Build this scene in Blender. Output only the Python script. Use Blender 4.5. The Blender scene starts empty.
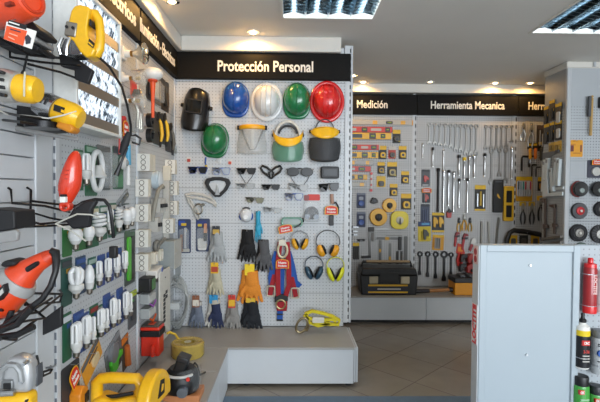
import bpy, bmesh, math, random
from mathutils import Vector, Matrix
random.seed(7)
S = bpy.context.scene
COL = S.collection
PI = math.pi

# ------------------------------------------------------------------ camera
FPX = 458.0
cam_d = bpy.data.cameras.new('camera'); cam = bpy.data.objects.new('camera', cam_d); COL.objects.link(cam)
cam_d.sensor_width = 36.0; cam_d.lens = FPX / 600 * 36.0; cam_d.clip_start = 0.05
CAMP = Vector((0, 0, 1.32))
CR = Matrix.Rotation(math.radians(-1.0), 3, 'Z') @ Matrix.Rotation(math.radians(90 - 1.38), 3, 'X') @ Matrix.Rotation(math.radians(0.40), 3, 'Z')
cam.location = CAMP; cam.rotation_euler = CR.to_euler()
S.camera = cam

# ------------------------------------------------------------------ light
S.view_settings.view_transform = 'Standard'; S.view_settings.look = 'None'
S.view_settings.gamma = 1.0; S.view_settings.use_curve_mapping = False
S.view_settings.exposure = 1.27
S.cycles.use_denoising = True
S.cycles.max_bounces = 8
w = bpy.data.worlds.new('sky'); S.world = w; w.use_nodes = True
wb = w.node_tree.nodes['Background']; wb.inputs[0].default_value = (0.78, 0.88, 1.0, 1); wb.inputs[1].default_value = 0.45
def area(name, loc, rot, sx, sy, power, col):
    l = bpy.data.lights.new(name, 'AREA'); l.shape = 'RECTANGLE'; l.size = sx; l.size_y = sy; l.energy = power; l.color = col
    o = bpy.data.objects.new(name, l); o.location = loc; o.rotation_euler = rot; COL.objects.link(o); return o
# daylight entering through the open shop front behind the camera
area('shopfront_daylight', (2.3, -2.9, 1.45), (math.radians(109), 0, math.radians(12)), 4.2, 2.0, 108, (0.86, 0.93, 1.0))

# ------------------------------------------------------------------ materials
def lin(h):
    h = h.lstrip('#'); c = [int(h[i:i + 2], 16) / 255 for i in (0, 2, 4)]
    return tuple((x / 12.92 if x <= .04045 else ((x + .055) / 1.055) ** 2.4) for x in c) + (1,)
_mc = {}
def mt(hexc, rough=.45, metal=0.0, alpha=1.0, emit=0.0, var=.10, scale=60, bump=0.0, trans=0.0, coat=0.0):
    k = (hexc, rough, metal, alpha, emit, var, scale, bump, trans, coat)
    if k in _mc: return _mc[k]
    m = bpy.data.materials.new('surface_' + hexc.lstrip('#')); m.use_nodes = True
    nt = m.node_tree; b = nt.nodes['Principled BSDF']
    c = lin(hexc)
    tc = nt.nodes.new('ShaderNodeTexCoord'); nz = nt.nodes.new('ShaderNodeTexNoise'); nz.inputs['Scale'].default_value = scale
    nz.inputs['Detail'].default_value = 3
    nt.links.new(tc.outputs['Object'], nz.inputs['Vector'])
    mx = nt.nodes.new('ShaderNodeMix'); mx.data_type = 'RGBA'
    mx.inputs[6].default_value = tuple(x * (1 - var) for x in c[:3]) + (1,)
    mx.inputs[7].default_value = tuple(min(1, x * (1 + var)) for x in c[:3]) + (1,)
    nt.links.new(nz.outputs['Fac'], mx.inputs[0]); nt.links.new(mx.outputs[2], b.inputs['Base Color'])
    b.inputs['Roughness'].default_value = rough; b.inputs['Metallic'].default_value = metal
    b.inputs['Alpha'].default_value = alpha; b.inputs['Transmission Weight'].default_value = trans
    b.inputs['Coat Weight'].default_value = coat
    if emit: b.inputs['Emission Color'].default_value = c; b.inputs['Emission Strength'].default_value = emit
    if bump:
        bp = nt.nodes.new('ShaderNodeBump'); bp.inputs['Strength'].default_value = bump; bp.inputs['Distance'].default_value = .003
        nt.links.new(nz.outputs['Fac'], bp.inputs['Height']); nt.links.new(bp.outputs[0], b.inputs['Normal'])
    _mc[k] = m; return m
class NG:
    def __init__(s, name, rough=.5, metal=0):
        s.m = bpy.data.materials.new(name); s.m.use_nodes = True; s.nt = s.m.node_tree; s.b = s.nt.nodes['Principled BSDF']
        s.b.inputs['Roughness'].default_value = rough; s.b.inputs['Metallic'].default_value = metal
        tc = s.nt.nodes.new('ShaderNodeTexCoord'); sp = s.nt.nodes.new('ShaderNodeSeparateXYZ'); s.obj = tc.outputs['Object']
        s.nt.links.new(s.obj, sp.inputs[0]); s.x, s.y, s.z = sp.outputs
    def n(s, op, a, b=0.0):
        m = s.nt.nodes.new('ShaderNodeMath'); m.operation = op
        for i, v in enumerate((a, b)):
            if isinstance(v, (int, float)): m.inputs[i].default_value = v
            else: s.nt.links.new(v, m.inputs[i])
        return m.outputs[0]
    def mix(s, f, a, b):
        m = s.nt.nodes.new('ShaderNodeMix'); m.data_type = 'RGBA'
        for i, v in ((0, f), (6, a), (7, b)):
            if isinstance(v, (int, float, tuple)): m.inputs[i].default_value = v
            else: s.nt.links.new(v, m.inputs[i])
        return m.outputs[2]
    def noise(s, sc, det=4):
        nz = s.nt.nodes.new('ShaderNodeTexNoise'); nz.inputs['Scale'].default_value = sc; nz.inputs['Detail'].default_value = det
        s.nt.links.new(s.obj, nz.inputs['Vector']); return nz.outputs['Fac']
    def done(s, col): s.nt.links.new(col, s.b.inputs['Base Color']); return s.m
def pegmat(name, axis, base='#c9ccce', seam=True, hr=.0036, hc='#85888c'):
    g = NG(name, .5); u = g.x if axis == 'x' else g.y
    fu = g.n('SUBTRACT', g.n('FLOORED_MODULO', u, .025), .0125); fz = g.n('SUBTRACT', g.n('FLOORED_MODULO', g.z, .025), .0125)
    d = g.n('SQRT', g.n('ADD', g.n('MULTIPLY', fu, fu), g.n('MULTIPLY', fz, fz)))
    hole = g.n('LESS_THAN', d, hr)
    zs = g.n('FLOORED_MODULO', g.n('ADD', g.z, .0095), .2675)
    sm = g.n('LESS_THAN', zs, .0042)
    c = lin(base)
    col = g.mix(g.noise(3.0), tuple(x * .93 for x in c[:3]) + (1,), tuple(x * 1.05 for x in c[:3]) + (1,))
    if seam: col = g.mix(sm, col, tuple(x * .46 for x in c[:3]) + (1,))
    return g.done(g.mix(hole, col, lin(hc)))
def slotmat(name, pitch=.055, base='#d2d5d7', dark='#151517', hw=.0095):
    g = NG(name, .45)
    s1 = g.n('LESS_THAN', g.n('FLOORED_MODULO', g.z, pitch), pitch * .55)
    s2 = g.n('LESS_THAN', g.n('ABSOLUTE', g.n('ADD', g.x, g.y)), hw)
    return g.done(g.mix(g.n('MULTIPLY', s1, s2), g.mix(g.noise(8), lin(base), lin('#c6c9cc')), lin(dark)))

# ------------------------------------------------------------------ picture to place
def ray(px, py): return CR @ Vector(((px - 300) / FPX, (201 - py) / FPX, -1))
def onY(px, py, Y): r = ray(px, py); return CAMP + r * (Y / r.y)
def onX(px, py, X): r = ray(px, py); return CAMP + r * (X / r.x)
def onZ(px, py, Z): r = ray(px, py); return CAMP + r * ((Z - 1.32) / r.z)
PLANES = {'back': ('Y', 3.5, -1, 0), 'far': ('Y', 4.95, -1, 0), 'column': ('Y', 3.98, -1, 0), 'counter': ('Y', 2.03, -1, 0),
          'left': ('X', -.89, 1, PI / 2), 'side': ('X', 2.39, -1, -PI / 2)}
def at(plane, px, py, off=0):
    ax, v, sg, rz = PLANES[plane]
    p = onY(px, py, v + sg * off) if ax == 'Y' else onX(px, py, v + sg * off)
    if ax == 'Y': p.y = v
    else: p.x = v
    return p
def ext(plane, px, py, w, h, off=0):
    a = at(plane, px - w / 2, py, off); b = at(plane, px + w / 2, py, off)
    ax, v, sg, rz = PLANES[plane]
    if ax == 'Y': d = v + sg * off; return (b - a).length, h * d / FPX
    c = onX(px, py, v + sg * off); return (b - a).length, h * c.y / FPX

# ------------------------------------------------------------------ mesh builder
class MB:
    def __init__(s): s.bm = bmesh.new(); s.M = Matrix()
    def at(s, M): s.M = M; return s
    def _add(s, vs, fs):
        bv = [s.bm.verts.new(s.M @ Vector(v)) for v in vs]
        for f in fs:
            try: s.bm.faces.new([bv[i] for i in f])
            except ValueError: pass
        return s
    def box(s, x0, x1, y0, y1, z0, z1):
        v = [(x, y, z) for x in (x0, x1) for y in (y0, y1) for z in (z0, z1)]
        return s._add(v, [(0, 1, 3, 2), (4, 6, 7, 5), (0, 4, 5, 1), (2, 3, 7, 6), (0, 2, 6, 4), (1, 5, 7, 3)])
    def prism(s, poly, y0, y1):
        n = len(poly)
        a = sum(poly[i][0] * poly[(i + 1) % n][1] - poly[(i + 1) % n][0] * poly[i][1] for i in range(n))
        if a < 0: poly = poly[::-1]
        v = [(x, y0, z) for x, z in poly] + [(x, y1, z) for x, z in poly]
        return s._add(v, [tuple(range(n)), tuple(range(2 * n - 1, n - 1, -1))] + [(i, i + n, (i + 1) % n + n, (i + 1) % n) for i in range(n)])
    def ring(s, outer, inner, y0, y1):
        n = len(outer)
        v = [(x, y, z) for pl in (outer, inner) for y in (y0, y1) for x, z in pl]
        f = []
        for i in range(n):
            j = (i + 1) % n
            f += [(i, j, 2 * n + j, 2 * n + i), (n + i, 3 * n + i, 3 * n + j, n + j), (i, n + i, n + j, j), (2 * n + i, 2 * n + j, 3 * n + j, 3 * n + i)]
        return s._add(v, f)
    def tube(s, pts, r, seg=8, closed=False, flat=1.0):
        P = [Vector(p) for p in pts]; n = len(P); rr = r if isinstance(r, (list, tuple)) else [r] * n
        vs = []; up = None
        for i in range(n):
            a = P[(i - 1) % n] if (closed or i > 0) else P[i]; b = P[(i + 1) % n] if (closed or i < n - 1) else P[i]
            t = (b - a).normalized()
            if up is None:
                up = Vector((0, 1, 0)) if abs(t.y) < .9 else Vector((1, 0, 0))
            x = up.cross(t)
            x = x.normalized() if x.length > 1e-6 else Vector((1, 0, 0)); up = t.cross(x).normalized()
            for k in range(seg):
                an = 2 * PI * k / seg
                vs.append(P[i] + (x * math.cos(an) + up * (math.sin(an) * flat)) * rr[i])
        fs = []
        for i in range(n if closed else n - 1):
            for k in range(seg):
                j = (i + 1) % n; l = (k + 1) % seg
                fs.append((i * seg + k, i * seg + l, j * seg + l, j * seg + k))
        if not closed: fs += [tuple(range(seg - 1, -1, -1)), tuple((n - 1) * seg + k for k in range(seg))]
        return s._add(vs, fs)
    def cyl(s, p0, p1, r, r2=None, seg=20): return s.tube([p0, p1], [r, r if r2 is None else r2], seg)
    def ribbon(s, pts, w, th=.003, across=(1, 0, 0)):
        A = Vector(across); P = [Vector(p) for p in pts]; vs = []
        for i, p in enumerate(P):
            t = (P[min(i + 1, len(P) - 1)] - P[max(i - 1, 0)]).normalized(); nn = A - t * A.dot(t); nn = nn.normalized(); u = nn.cross(t).normalized()
            for sx, sy in ((-1, -1), (1, -1), (1, 1), (-1, 1)): vs.append(p + nn * sx * w / 2 + u * sy * th / 2)
        fs = []
        for i in range(len(P) - 1):
            for k in range(4): fs.append((i * 4 + k, i * 4 + (k + 1) % 4, i * 4 + 4 + (k + 1) % 4, i * 4 + 4 + k))
        n = len(P) - 1
        return s._add(vs, fs + [(3, 2, 1, 0), (n * 4, n * 4 + 1, n * 4 + 2, n * 4 + 3)])
    def lathe(s, prof, seg=24, c=(0, 0, 0), axis='z'):
        vs = []
        for r, h in prof:
            for k in range(seg):
                a = 2 * PI * k / seg; p = (r * math.cos(a), r * math.sin(a), h)
                if axis == 'y': p = (p[0], p[2], p[1])
                elif axis == 'x': p = (p[2], p[0], p[1])
                vs.append((p[0] + c[0], p[1] + c[1], p[2] + c[2]))
        fs = []; n = len(prof)
        for i in range(n - 1):
            for k in range(seg):
                l = (k + 1) % seg; fs.append((i * seg + k, i * seg + l, i * seg + seg + l, i * seg + seg + k))
        return s._add(vs, fs + [tuple(range(seg - 1, -1, -1)), tuple((n - 1) * seg + k for k in range(seg))])
    def ell(s, c, r, seg=16, rings=10):
        prof = [(max(1e-4, math.sin(PI * i / rings)), -math.cos(PI * i / rings)) for i in range(rings + 1)]
        M0 = s.M; s.M = M0 @ Matrix.Translation(c) @ Matrix.Diagonal((r[0], r[1], r[2], 1)); s.lathe(prof, seg); s.M = M0; return s
    def grid(s, fn, nu, nv, closed_u=False):
        vs = [fn(i / (nu if closed_u else nu - 1), j / (nv - 1)) for j in range(nv) for i in range(nu)]
        fs = [(j * nu + i, j * nu + (i + 1) % nu, j * nu + nu + (i + 1) % nu, j * nu + nu + i) for j in range(nv - 1) for i in range(nu if closed_u else nu - 1)]
        return s._add(vs, fs)
    def go(s, name, mat, parent=None, bevel=0.0, label=None, solid=0.0, sub=0, remesh=0.0, world=False, angle=40, seg=2):
        bm = s.bm
        if world and parent is not None: bmesh.ops.transform(bm, matrix=parent.matrix_basis.inverted(), verts=bm.verts)
        bmesh.ops.recalc_face_normals(bm, faces=bm.faces)
        me = bpy.data.meshes.new(name); bm.to_mesh(me); bm.free()
        me.shade_smooth(); me.set_sharp_from_angle(angle=math.radians(angle))
        me.materials.append(mat)
        o = bpy.data.objects.new(name, me); COL.objects.link(o)
        if parent is not None: o.parent = parent
        if solid: md = o.modifiers.new('solid', 'SOLIDIFY'); md.thickness = solid; md.offset = 0
        if remesh:
            md = o.modifiers.new('fuse', 'REMESH'); md.mode = 'VOXEL'; md.voxel_size = remesh; md.use_smooth_shade = True
            md = o.modifiers.new('soften', 'SMOOTH'); md.iterations = 3; md.factor = .5
        if bevel: md = o.modifiers.new('bevel', 'BEVEL'); md.width = bevel; md.segments = seg; md.limit_method = 'ANGLE'; md.angle_limit = math.radians(35)
        if sub: md = o.modifiers.new('sub', 'SUBSURF'); md.levels = sub; md.render_levels = sub
        if label: o['label'] = label
        return o
def tag(o, label, cat, group=None):
    o['label'] = label; o['category'] = cat
    if group: o['group'] = group
    return o
def struct(o): o['kind'] = 'structure'; return o
def thing(name, label, cat, loc=(0, 0, 0), rotz=0, tilt=0, group=None, tx=0):
    o = bpy.data.objects.new(name, None); o.empty_display_size = .02; COL.objects.link(o)
    o.location = loc; o.rotation_euler = (tx, tilt, rotz)
    o.matrix_basis = Matrix.Translation(loc) @ (Matrix.Rotation(rotz, 4, 'Z') @ Matrix.Rotation(tilt, 4, 'Y') @ Matrix.Rotation(tx, 4, 'X'))
    return tag(o, label, cat, group)
def hang(name, label, cat, plane, px, py, w, h, off=0.0, tilt=0, group=None):
    t = thing(name, label, cat, at(plane, px, py, off), PLANES[plane][3], math.radians(tilt), group)
    return (t,) + ext(plane, px, py, w, h, off)
def dup(root, loc, label, scale=None):
    r = root.copy(); COL.objects.link(r); r.location = loc; r['label'] = label
    if scale: r.scale = scale
    for ch in list(root.children):
        c = ch.copy(); COL.objects.link(c); c.parent = r
        for g in list(ch.children):
            d = g.copy(); COL.objects.link(d); d.parent = c
    return r
def text(name, body, size, mat, parent, x, y, z, width=None, bold=.0, rot=None, ext_=.0008, height=None):
    cu = bpy.data.curves.new(name, 'FONT'); cu.body = body; cu.size = size; cu.align_x = 'CENTER'; cu.align_y = 'CENTER'; cu.extrude = ext_; cu.offset = bold
    cu.resolution_u = 3
    o = bpy.data.objects.new(name, cu); COL.objects.link(o)
    bpy.context.view_layer.update()
    me = bpy.data.meshes.new_from_object(o.evaluated_get(bpy.context.evaluated_depsgraph_get()))
    bpy.data.objects.remove(o); bpy.data.curves.remove(cu)
    xs = [v.co.x for v in me.vertices]; ys = [v.co.y for v in me.vertices]
    sx = width / max(1e-6, max(xs) - min(xs)) if width else 1
    sy = height / max(1e-6, max(ys) - min(ys)) if height else 1
    cx, cy = (max(xs) + min(xs)) / 2, (max(ys) + min(ys)) / 2
    M = Matrix.Translation((x, y, z)) @ (rot.to_4x4() if rot else Matrix()) @ Matrix.Rotation(PI / 2, 4, 'X') @ Matrix.Diagonal((sx, sy, 1, 1)) @ Matrix.Translation((-cx, -cy, 0))
    me.transform(M); me.materials.clear(); me.materials.append(mat); me.name = name
    o = bpy.data.objects.new(name, me); COL.objects.link(o); o.parent = parent
    return o
ORD = ['first', 'second', 'third', 'fourth', 'fifth', 'sixth', 'seventh', 'eighth', 'ninth', 'tenth', 'eleventh', 'twelfth']
def circ(cx, cz, rx, rz=None, n=24, a0=0, a1=2 * PI):
    rz = rx if rz is None else rz
    full = abs(a1 - a0 - 2 * PI) < 1e-6
    return [(cx + rx * math.cos(a0 + (a1 - a0) * i / (n if full else n - 1)), cz + rz * math.sin(a0 + (a1 - a0) * i / (n if full else n - 1))) for i in range(n)]
def rrect(cx, cz, w, h, r, n=4):
    o = []
    for sx, sz, a in ((1, 1, 0), (-1, 1, PI / 2), (-1, -1, PI), (1, -1, 1.5 * PI)):
        for i in range(n + 1):
            t = a + PI / 2 * i / n; o.append((cx + sx * (w / 2 - r) + r * math.cos(t), cz + sz * (h / 2 - r) + r * math.sin(t)))
    return o
# common finishes
WHITE = mt('#d9dcde', .4); STEEL = mt('#c9ccd0', .28, 1.0); CHROME = mt('#d8dadc', .16, 1.0); BLACK = mt('#151517', .45); RUB = mt('#1c1c1e', .7)
DKMET = mt('#3a3a3c', .4, .8); YEL = mt('#f2b314', .38, coat=.3); YEL2 = mt('#f0c81e', .45); RED = mt('#c3221f', .35, coat=.3); ORG = mt('#e4491f', .35, coat=.4)
CLEAR = mt('#dfe6e8', .12, alpha=.28); CLEARB = mt('#e6ecee', .1, alpha=.16); PAPER = mt('#e9e8e2', .6); GREY = mt('#8d9094', .5); DKGREY = mt('#4c4e52', .5)
BLUE = mt('#1d4f9e', .45); WOOD = mt('#b98a55', .55, var=.25, scale=30); NAVY = mt('#1f2a4a', .6); GREEN = mt('#1c7a4c', .4)
# ------------------------------------------------------------------ the room
BK, LX, FY, CE, PT = 3.5, -.89, 4.95, 2.46, .27
g = NG('floor_tiles', .22)
u = g.n('ADD', g.n('MULTIPLY', g.x, .7071), g.n('MULTIPLY', g.y, .7071)); v = g.n('SUBTRACT', g.n('MULTIPLY', g.x, .7071), g.n('MULTIPLY', g.y, .7071))
TP = .40
gr = g.n('MAXIMUM', g.n('LESS_THAN', g.n('FLOORED_MODULO', u, TP), .006), g.n('LESS_THAN', g.n('FLOORED_MODULO', v, TP), .006))
tid = g.n('FRACT', g.n('MULTIPLY', g.n('SINE', g.n('ADD', g.n('MULTIPLY', g.n('FLOOR', g.n('DIVIDE', u, TP)), 12.9), g.n('MULTIPLY', g.n('FLOOR', g.n('DIVIDE', v, TP)), 78.2))), 437.5))
c1 = g.mix(g.noise(5, 6), lin('#777064'), lin('#938b80'))
c2 = g.mix(g.n('MULTIPLY', tid, .35), c1, lin('#787062'))
FLOORM = g.done(g.mix(gr, c2, lin('#5a544b')))
CEILM = mt('#e3e1dc', .8, var=.04, scale=3); WALLM = mt('#c9c7c2', .7, var=.05, scale=4)
struct(MB().box(-1.1, 4.6, -3, 5.1, -.1, 0).go('floor', FLOORM))
FIX = [(-.07, .53, 2.46, 3.06), (1.70, 2.30, 2.68, 3.28)]
xs = sorted({-1.1, 4.6} | {f[0] for f in FIX} | {f[1] for f in FIX}); ys = sorted({-3, 5.1} | {f[2] for f in FIX} | {f[3] for f in FIX})
mb = MB()
for i in range(len(xs) - 1):
    for j in range(len(ys) - 1):
        mx_, my_ = (xs[i] + xs[i + 1]) / 2, (ys[j] + ys[j + 1]) / 2
        if any(f[0] < mx_ < f[1] and f[2] < my_ < f[3] for f in FIX): continue
        mb.box(xs[i], xs[i + 1], ys[j], ys[j + 1], CE, CE + .12)
struct(mb.go('ceiling', CEILM))
struct(MB().box(-1.1, -.95, -3, 5.1, 0, CE).go('wall_left', WALLM))
struct(MB().box(-.95, 4.6, 5.02, 5.1, 0, CE).go('wall_far', WALLM))
struct(MB().box(4.5, 4.6, -3, 5.02, 0, CE).go('wall_right', WALLM))
struct(MB().box(-.95, .39, 3.56, 3.66, 0, CE - .04).go('wall_back', WALLM))
# cornices above the signs
CORN = mt('#d6d3cb', .5, var=.03)
def cornice(name, x0, x1, y0, y1, z0): struct(MB().box(x0, x1, y0, y1, z0, CE).go(name, CORN, bevel=.008))
cornice('trim_1', -.95, -.83, .6, 3.56, 2.347)
cornice('trim_2', -.83, .36, 3.43, 3.559, 2.348)
cornice('trim_3', .30, 4.5, 4.88, 5.02, 2.365)

PEGX = pegmat('pegboard_front', 'x'); PEGF = pegmat('pegboard_far', 'x', '#c4c4c3', hr=.005, hc='#4a4c50'); PEGY = pegmat('pegboard_sideways', 'y', '#b9bcbe'); SLOT = slotmat('slotted_upright'); SLOTL = slotmat('slotted_upright_left', .05, '#c9ccce', '#6b7078', .0045); SLOTF = slotmat('slotted_upright_far', .08)
PANEL = mt('#c6cacd', .42, var=.04, scale=5); PANELD = mt('#b9bdc0', .4, var=.05, scale=5)
g = NG('plinth_top', .4); PTOP = g.done(g.mix(g.noise(2.5, 6), lin('#93918d'), lin('#a9a7a3')))
SIGN = mt('#100f0e', .6, var=.2); SIGN.node_tree.nodes['Principled BSDF'].inputs['Specular IOR Level'].default_value = .15; LETTER = mt('#e8e4da', .5); KICK = mt('#2a2a2c', .6)
def unit(label, x, y):
    return thing('display_unit', label, 'display unit', (x, y, 0))
def plinth(label, x, y): return thing('display_plinth', label, 'plinth', (x, y, 0))
def sign_thing(label, mb, y0=0):
    s = mb.go('header_sign', SIGN, None, bevel=.003); return tag(s, label, 'sign', 'black header signs')
def upright(t, x, y, z0, z1, hw=.02, dp=.03, m=None):
    o = MB().box(-hw, hw, -dp / 2, dp / 2, z0, z1).go('upright', m or SLOT, t, bevel=.003)
    o.location = (x - t.location.x, y - t.location.y, 0); return o
# ---- left wall: tool bay (slatted boards), lamp bay, electrical bay
t = unit('white slatted wall bay with power tools on hooks, nearest on the left', -.92, 1.1)
mb = MB()
z = .30
while z < 2.38:
    mb.box(-.91, -.89, .5, 1.60, z, z + .0712); z += .075
sl = mb.go('slat_board', PANEL, t, world=True, bevel=.0015)
MB().box(-.945, -.91, .5, 1.598, .275, 2.37).go('backing_board', PANELD, t, world=True)
MB().box(-.945, -.885, 1.60, 1.712, .275, 2.37).go('edge_strip', PANEL, t, world=True, bevel=.004)
p = plinth('left plinth run under the power tool bay, nearest the camera', -.65, 1.1)
MB().box(-.888, -.42, .5, 1.662, 0, PT - .012).go('body', PANEL, p, world=True, bevel=.004)
MB().box(-.888, -.415, .5, 1.662, PT - .012, PT).go('top_panel', PTOP, p, world=True, bevel=.003)
t = unit('lamp display bay of grey pegboard under the Electricos sign on the left', -.92, 2.18)
MB().box(-.93, -.89, 1.762, 2.63, .275, 2.148).go('pegboard', PEGY, t, world=True)
upright(t, -.901, 1.74, .275, 2.37, .02, .03, SLOTL)
p = plinth('left plinth section carrying the yellow saw and black router', -.65, 2.15)
MB().box(-.888, -.42, 1.67, 2.628, 0, PT - .012).go('body', PANEL, p, world=True, bevel=.004)
MB().box(-.888, -.415, 1.67, 2.628, PT - .012, PT).go('top_panel', PTOP, p, world=True, bevel=.003)
sg = sign_thing('black sign reading Electricos over the lamp display, top left', MB().box(-.93, -.86, 1.722, 2.615, 2.150, 2.346))
lr = Matrix.Rotation(PI / 2, 3, 'Z')
text('lettering', 'Electricos', .1, LETTER, sg, -.859, 2.335, 2.242, width=.41, height=.08, bold=.003, rot=lr)
t = unit('electrical fittings bay of grey pegboard in the left corner', -.92, 3.05)
MB().box(-.93, -.89, 2.631, 3.498, .275, 2.148).go('pegboard', PEGY, t, world=True)
upright(t, -.896, 2.647, .275, 2.147, .014, .03, PANEL)
upright(t, -.896, 3.48, .275, 2.147, .014, .03, PANEL)
p = plinth('left plinth section in the corner carrying the wrapped yellow roll', -.65, 2.8)
MB().box(-.888, -.42, 2.632, 3.02, 0, PT - .012).go('body', PANEL, p, world=True, bevel=.004)
MB().box(-.888, -.415, 2.632, 3.022, PT - .012, PT).go('top_panel', PTOP, p, world=True, bevel=.003)
sg = sign_thing('black sign reading Iluminación - Electricos in the left corner', MB().box(-.93, -.86, 2.632, 3.45, 2.150, 2.346))
text('lettering', 'Iluminación - Electricos', .1, LETTER, sg, -.859, 2.99, 2.246, width=.76, height=.08, bold=.002, rot=lr)
# ---- back: personal protection
t = unit('wide pegboard bay of helmets and gloves under the Protección Personal sign', -.22, 3.5)
MB().box(-.89, .40, 3.5, 3.54, .275, 2.148).go('pegboard', PEGX, t, world=True)
upright(t, .418, 3.525, 0.3, 2.42, .024, .05)
upright(t, .45, 3.535, 0.3, 2.42, .008, .07, PANEL)
MB().box(-.86, .39, 3.501, 3.54, 2.35, 2.40).go('top_rail', PANEL, t, world=True, bevel=.004)
sg = sign_thing('wide black sign reading Protección Personal above the helmets', MB().box(-.885, .435, 3.455, 3.4999, 2.148, 2.346))
text('lettering', 'Protección Personal', .1, LETTER, sg, -.205, 3.454, 2.243, width=.715, height=.082, bold=.0022)
p = plinth('grey-topped plinth under the Protección Personal board', -.22, 3.26)
MB().box(-.888, .42, 3.035, 3.496, .022, PT - .015).go('body', PANEL, p, world=True, bevel=.004)
MB().box(-.888, .425, 3.025, 3.496, PT - .015, PT).go('top_panel', PTOP, p, world=True, bevel=.003)
for xx in (.4225, .4375): MB().box(xx, xx + .012, 3.04, 3.495, .03, PT - .004).go('end_panel', PANEL, p, world=True, bevel=.003)
for yy in (3.08, 3.4):
    for xx in (-.3, .39): MB().cyl((xx, yy, 0), (xx, yy, .022), .02).go('foot', RUB, p, world=True)
# ---- far wall: measuring, mechanics, third bay
def farunit(label, x0, x1, sign, tx0, tx1, plab, slab):
    xc = (x0 + x1) / 2; t = unit(label, xc, FY)
    MB().box(x0, x1, FY, FY + .04, .28, 2.137).go('pegboard', PEGF, t, world=True)
    upright(t, x1 - .021, FY + .0145, .28, 2.38, .02, .03, SLOTF)
    sg = sign_thing(slab, MB().box(x0, x1 - .004, FY - .03, FY - .0005, 2.138, 2.352))
    a, b = at('far', tx0, 104).x, at('far', tx1, 104).x
    text('lettering', sign, .1, LETTER, sg, (a + b) / 2, FY - .031, 2.244, width=b - a, height=.085, bold=.002)
    p = plinth(plab, xc, 4.7)
    MB().box(x0, x1 - .003, 4.50, FY - .004, .035, PT - .012).go('body', PANEL, p, world=True, bevel=.004)
    MB().box(x0, x1 - .003, 4.49, FY - .004, PT - .012, PT).go('top_panel', PTOP, p, world=True, bevel=.003)
    MB().box(x0, x1 - .003, 4.56, FY - .004, 0, .035).go('kick_plate', KICK, p, world=True)
    return t
FX = [.30, at('far', 415.5, 200).x, at('far', 516.5, 150).x, 4.0]
farunit('measuring tools pegboard bay under the Medición sign', FX[0], FX[1], 'Medición', 356.5, 387, 'far plinth carrying the black toolbox', 'black sign reading Medición on the far wall')
farunit('wrenches pegboard bay under the Herramienta Mecanica sign', FX[1], FX[2], 'Herramienta Mecanica', 430, 503.5, 'far plinth carrying the orange box', 'black sign reading Herramienta Mecanica on the far wall')
t3 = farunit('pliers pegboard bay partly behind the grey pillar unit', FX[2], FX[3], 'Herramienta', 527, 567, 'far plinth hidden behind the white counter', 'black sign cut off by the grey pillar unit on the far wall')
# ---- grey pillar unit on the right
t = unit('tall grey square pillar unit clad in pegboard on the right', 2.6, 4.2)
GREYP = mt('#aeb3b7', .45, var=.04, scale=6); GREY_SHADE = mt('#9a9fa3', .45, var=.04, scale=6)  # darker grey for the side face: its shade is put into the colour
PEGC = pegmat('pegboard_pillar', 'x', '#b4b9bd', hr=.0045, hc='#54575b'); PEG_SHADE = pegmat('pegboard_pillar_side_shaded', 'y', '#a3a8ab', False, hr=.0045, hc='#54575b')  # side board is a darker copy of the front one, shade painted in
MB().box(2.42, 3.5, 3.99, 4.33, .0, 2.40).go('core', GREYP, t, world=True)
MB().box(2.39, 2.42, 4.0, 4.33, .2, 2.05).go('side_pegboard', PEG_SHADE, t, world=True)
MB().box(2.395, 2.42, 4.0, 4.33, 2.05, 2.40).go('side_panel', GREY_SHADE, t, world=True)
MB().box(2.43, 3.5, 3.98, 3.99, .2, 2.07).go('front_pegboard', PEGC, t, world=True)
MB().box(2.43, 3.5, 3.98, 3.99, 2.07, 2.40).go('front_panel', GREYP, t, world=True)
MB().box(2.388, 2.43, 3.965, 4.0, 0, 2.40).go('corner_post', PANELD, t, world=True, bevel=.008)
MB().box(2.385, 3.5, 3.97, 4.34, 2.40, CE - .002).go('top_cap', CORN, t, world=True, bevel=.01)
MB().cyl((2.62, 3.96, 2.41), (2.62, 3.96, 2.45), .012).go('cap_bolt', PANELD, t, world=True)
# ---- low white counter unit, front right
t = unit('low white end panel unit with pegboard of cans, front right', 1.2, 2.05)
CW = mt('#a6b1b8', .4, var=.03, scale=4); CZ = 1.32 - .237
x0, x1 = onY(479, 300, 2.0).x, onY(579, 300, 2.0).x
MB().box(x0 + .03, x1 - .03, 2.005, 2.06, .05, CZ - .03).go('end_panel', CW, t, world=True)
MB().box(x0, x0 + .03, 1.995, 2.06, 0, CZ).box(x1 - .03, x1, 1.995, 2.06, 0, CZ).box(x0 + .0301, x1 - .0301, 1.995, 2.06, CZ - .03, CZ).box(x0 + .0301, x1 - .0301, 1.995, 2.06, 0, .05).go('frame', CW, t, world=True, bevel=.003)
MB().box(x0 - .004, x0 + .0, 2.0, 2.065, 0, CZ - .003).go('side_strip', mt('#c3c9cd', .4), t, world=True)
for px, py in ((530.5, 265.5), (527, 355)):
    p = onY(px, py, 2.0); MB().cyl((p.x, 1.998, p.z), (p.x, 2.01, p.z), .005).go('screw', STEEL, t, world=True)
MB().box(x1, x1 + .9, 2.03, 2.06, .05, CZ - .004).go('pegboard', pegmat('pegboard_counter', 'x', '#a9b0b5', False), t, world=True)
MB().box(x1, x1 + .9, 2.03, 2.05, CZ - .004, CZ + .0).go('top_rail', CW, t, world=True, bevel=.002)
st = MB().box(x0 - .006, x0 - .0042, 2.001, 2.063, onX(475, 343, x0).z, onX(475, 303, x0).z).go('sticker', mt('#e4e6e6', .4), t, world=True, label='white strip with red upright lettering')
text('lettering', 'LOCTITE', .05, mt('#d3222a', .5), st, x0 - .0075 - 1.2, 2.031 - 2.05, (onX(475, 343, x0).z + onX(475, 303, x0).z) / 2, width=.175, height=.04, bold=.002, rot=Matrix.Rotation(-PI / 2, 3, 'Z') @ Matrix.Rotation(-PI / 2, 3, 'Y'))
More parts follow.
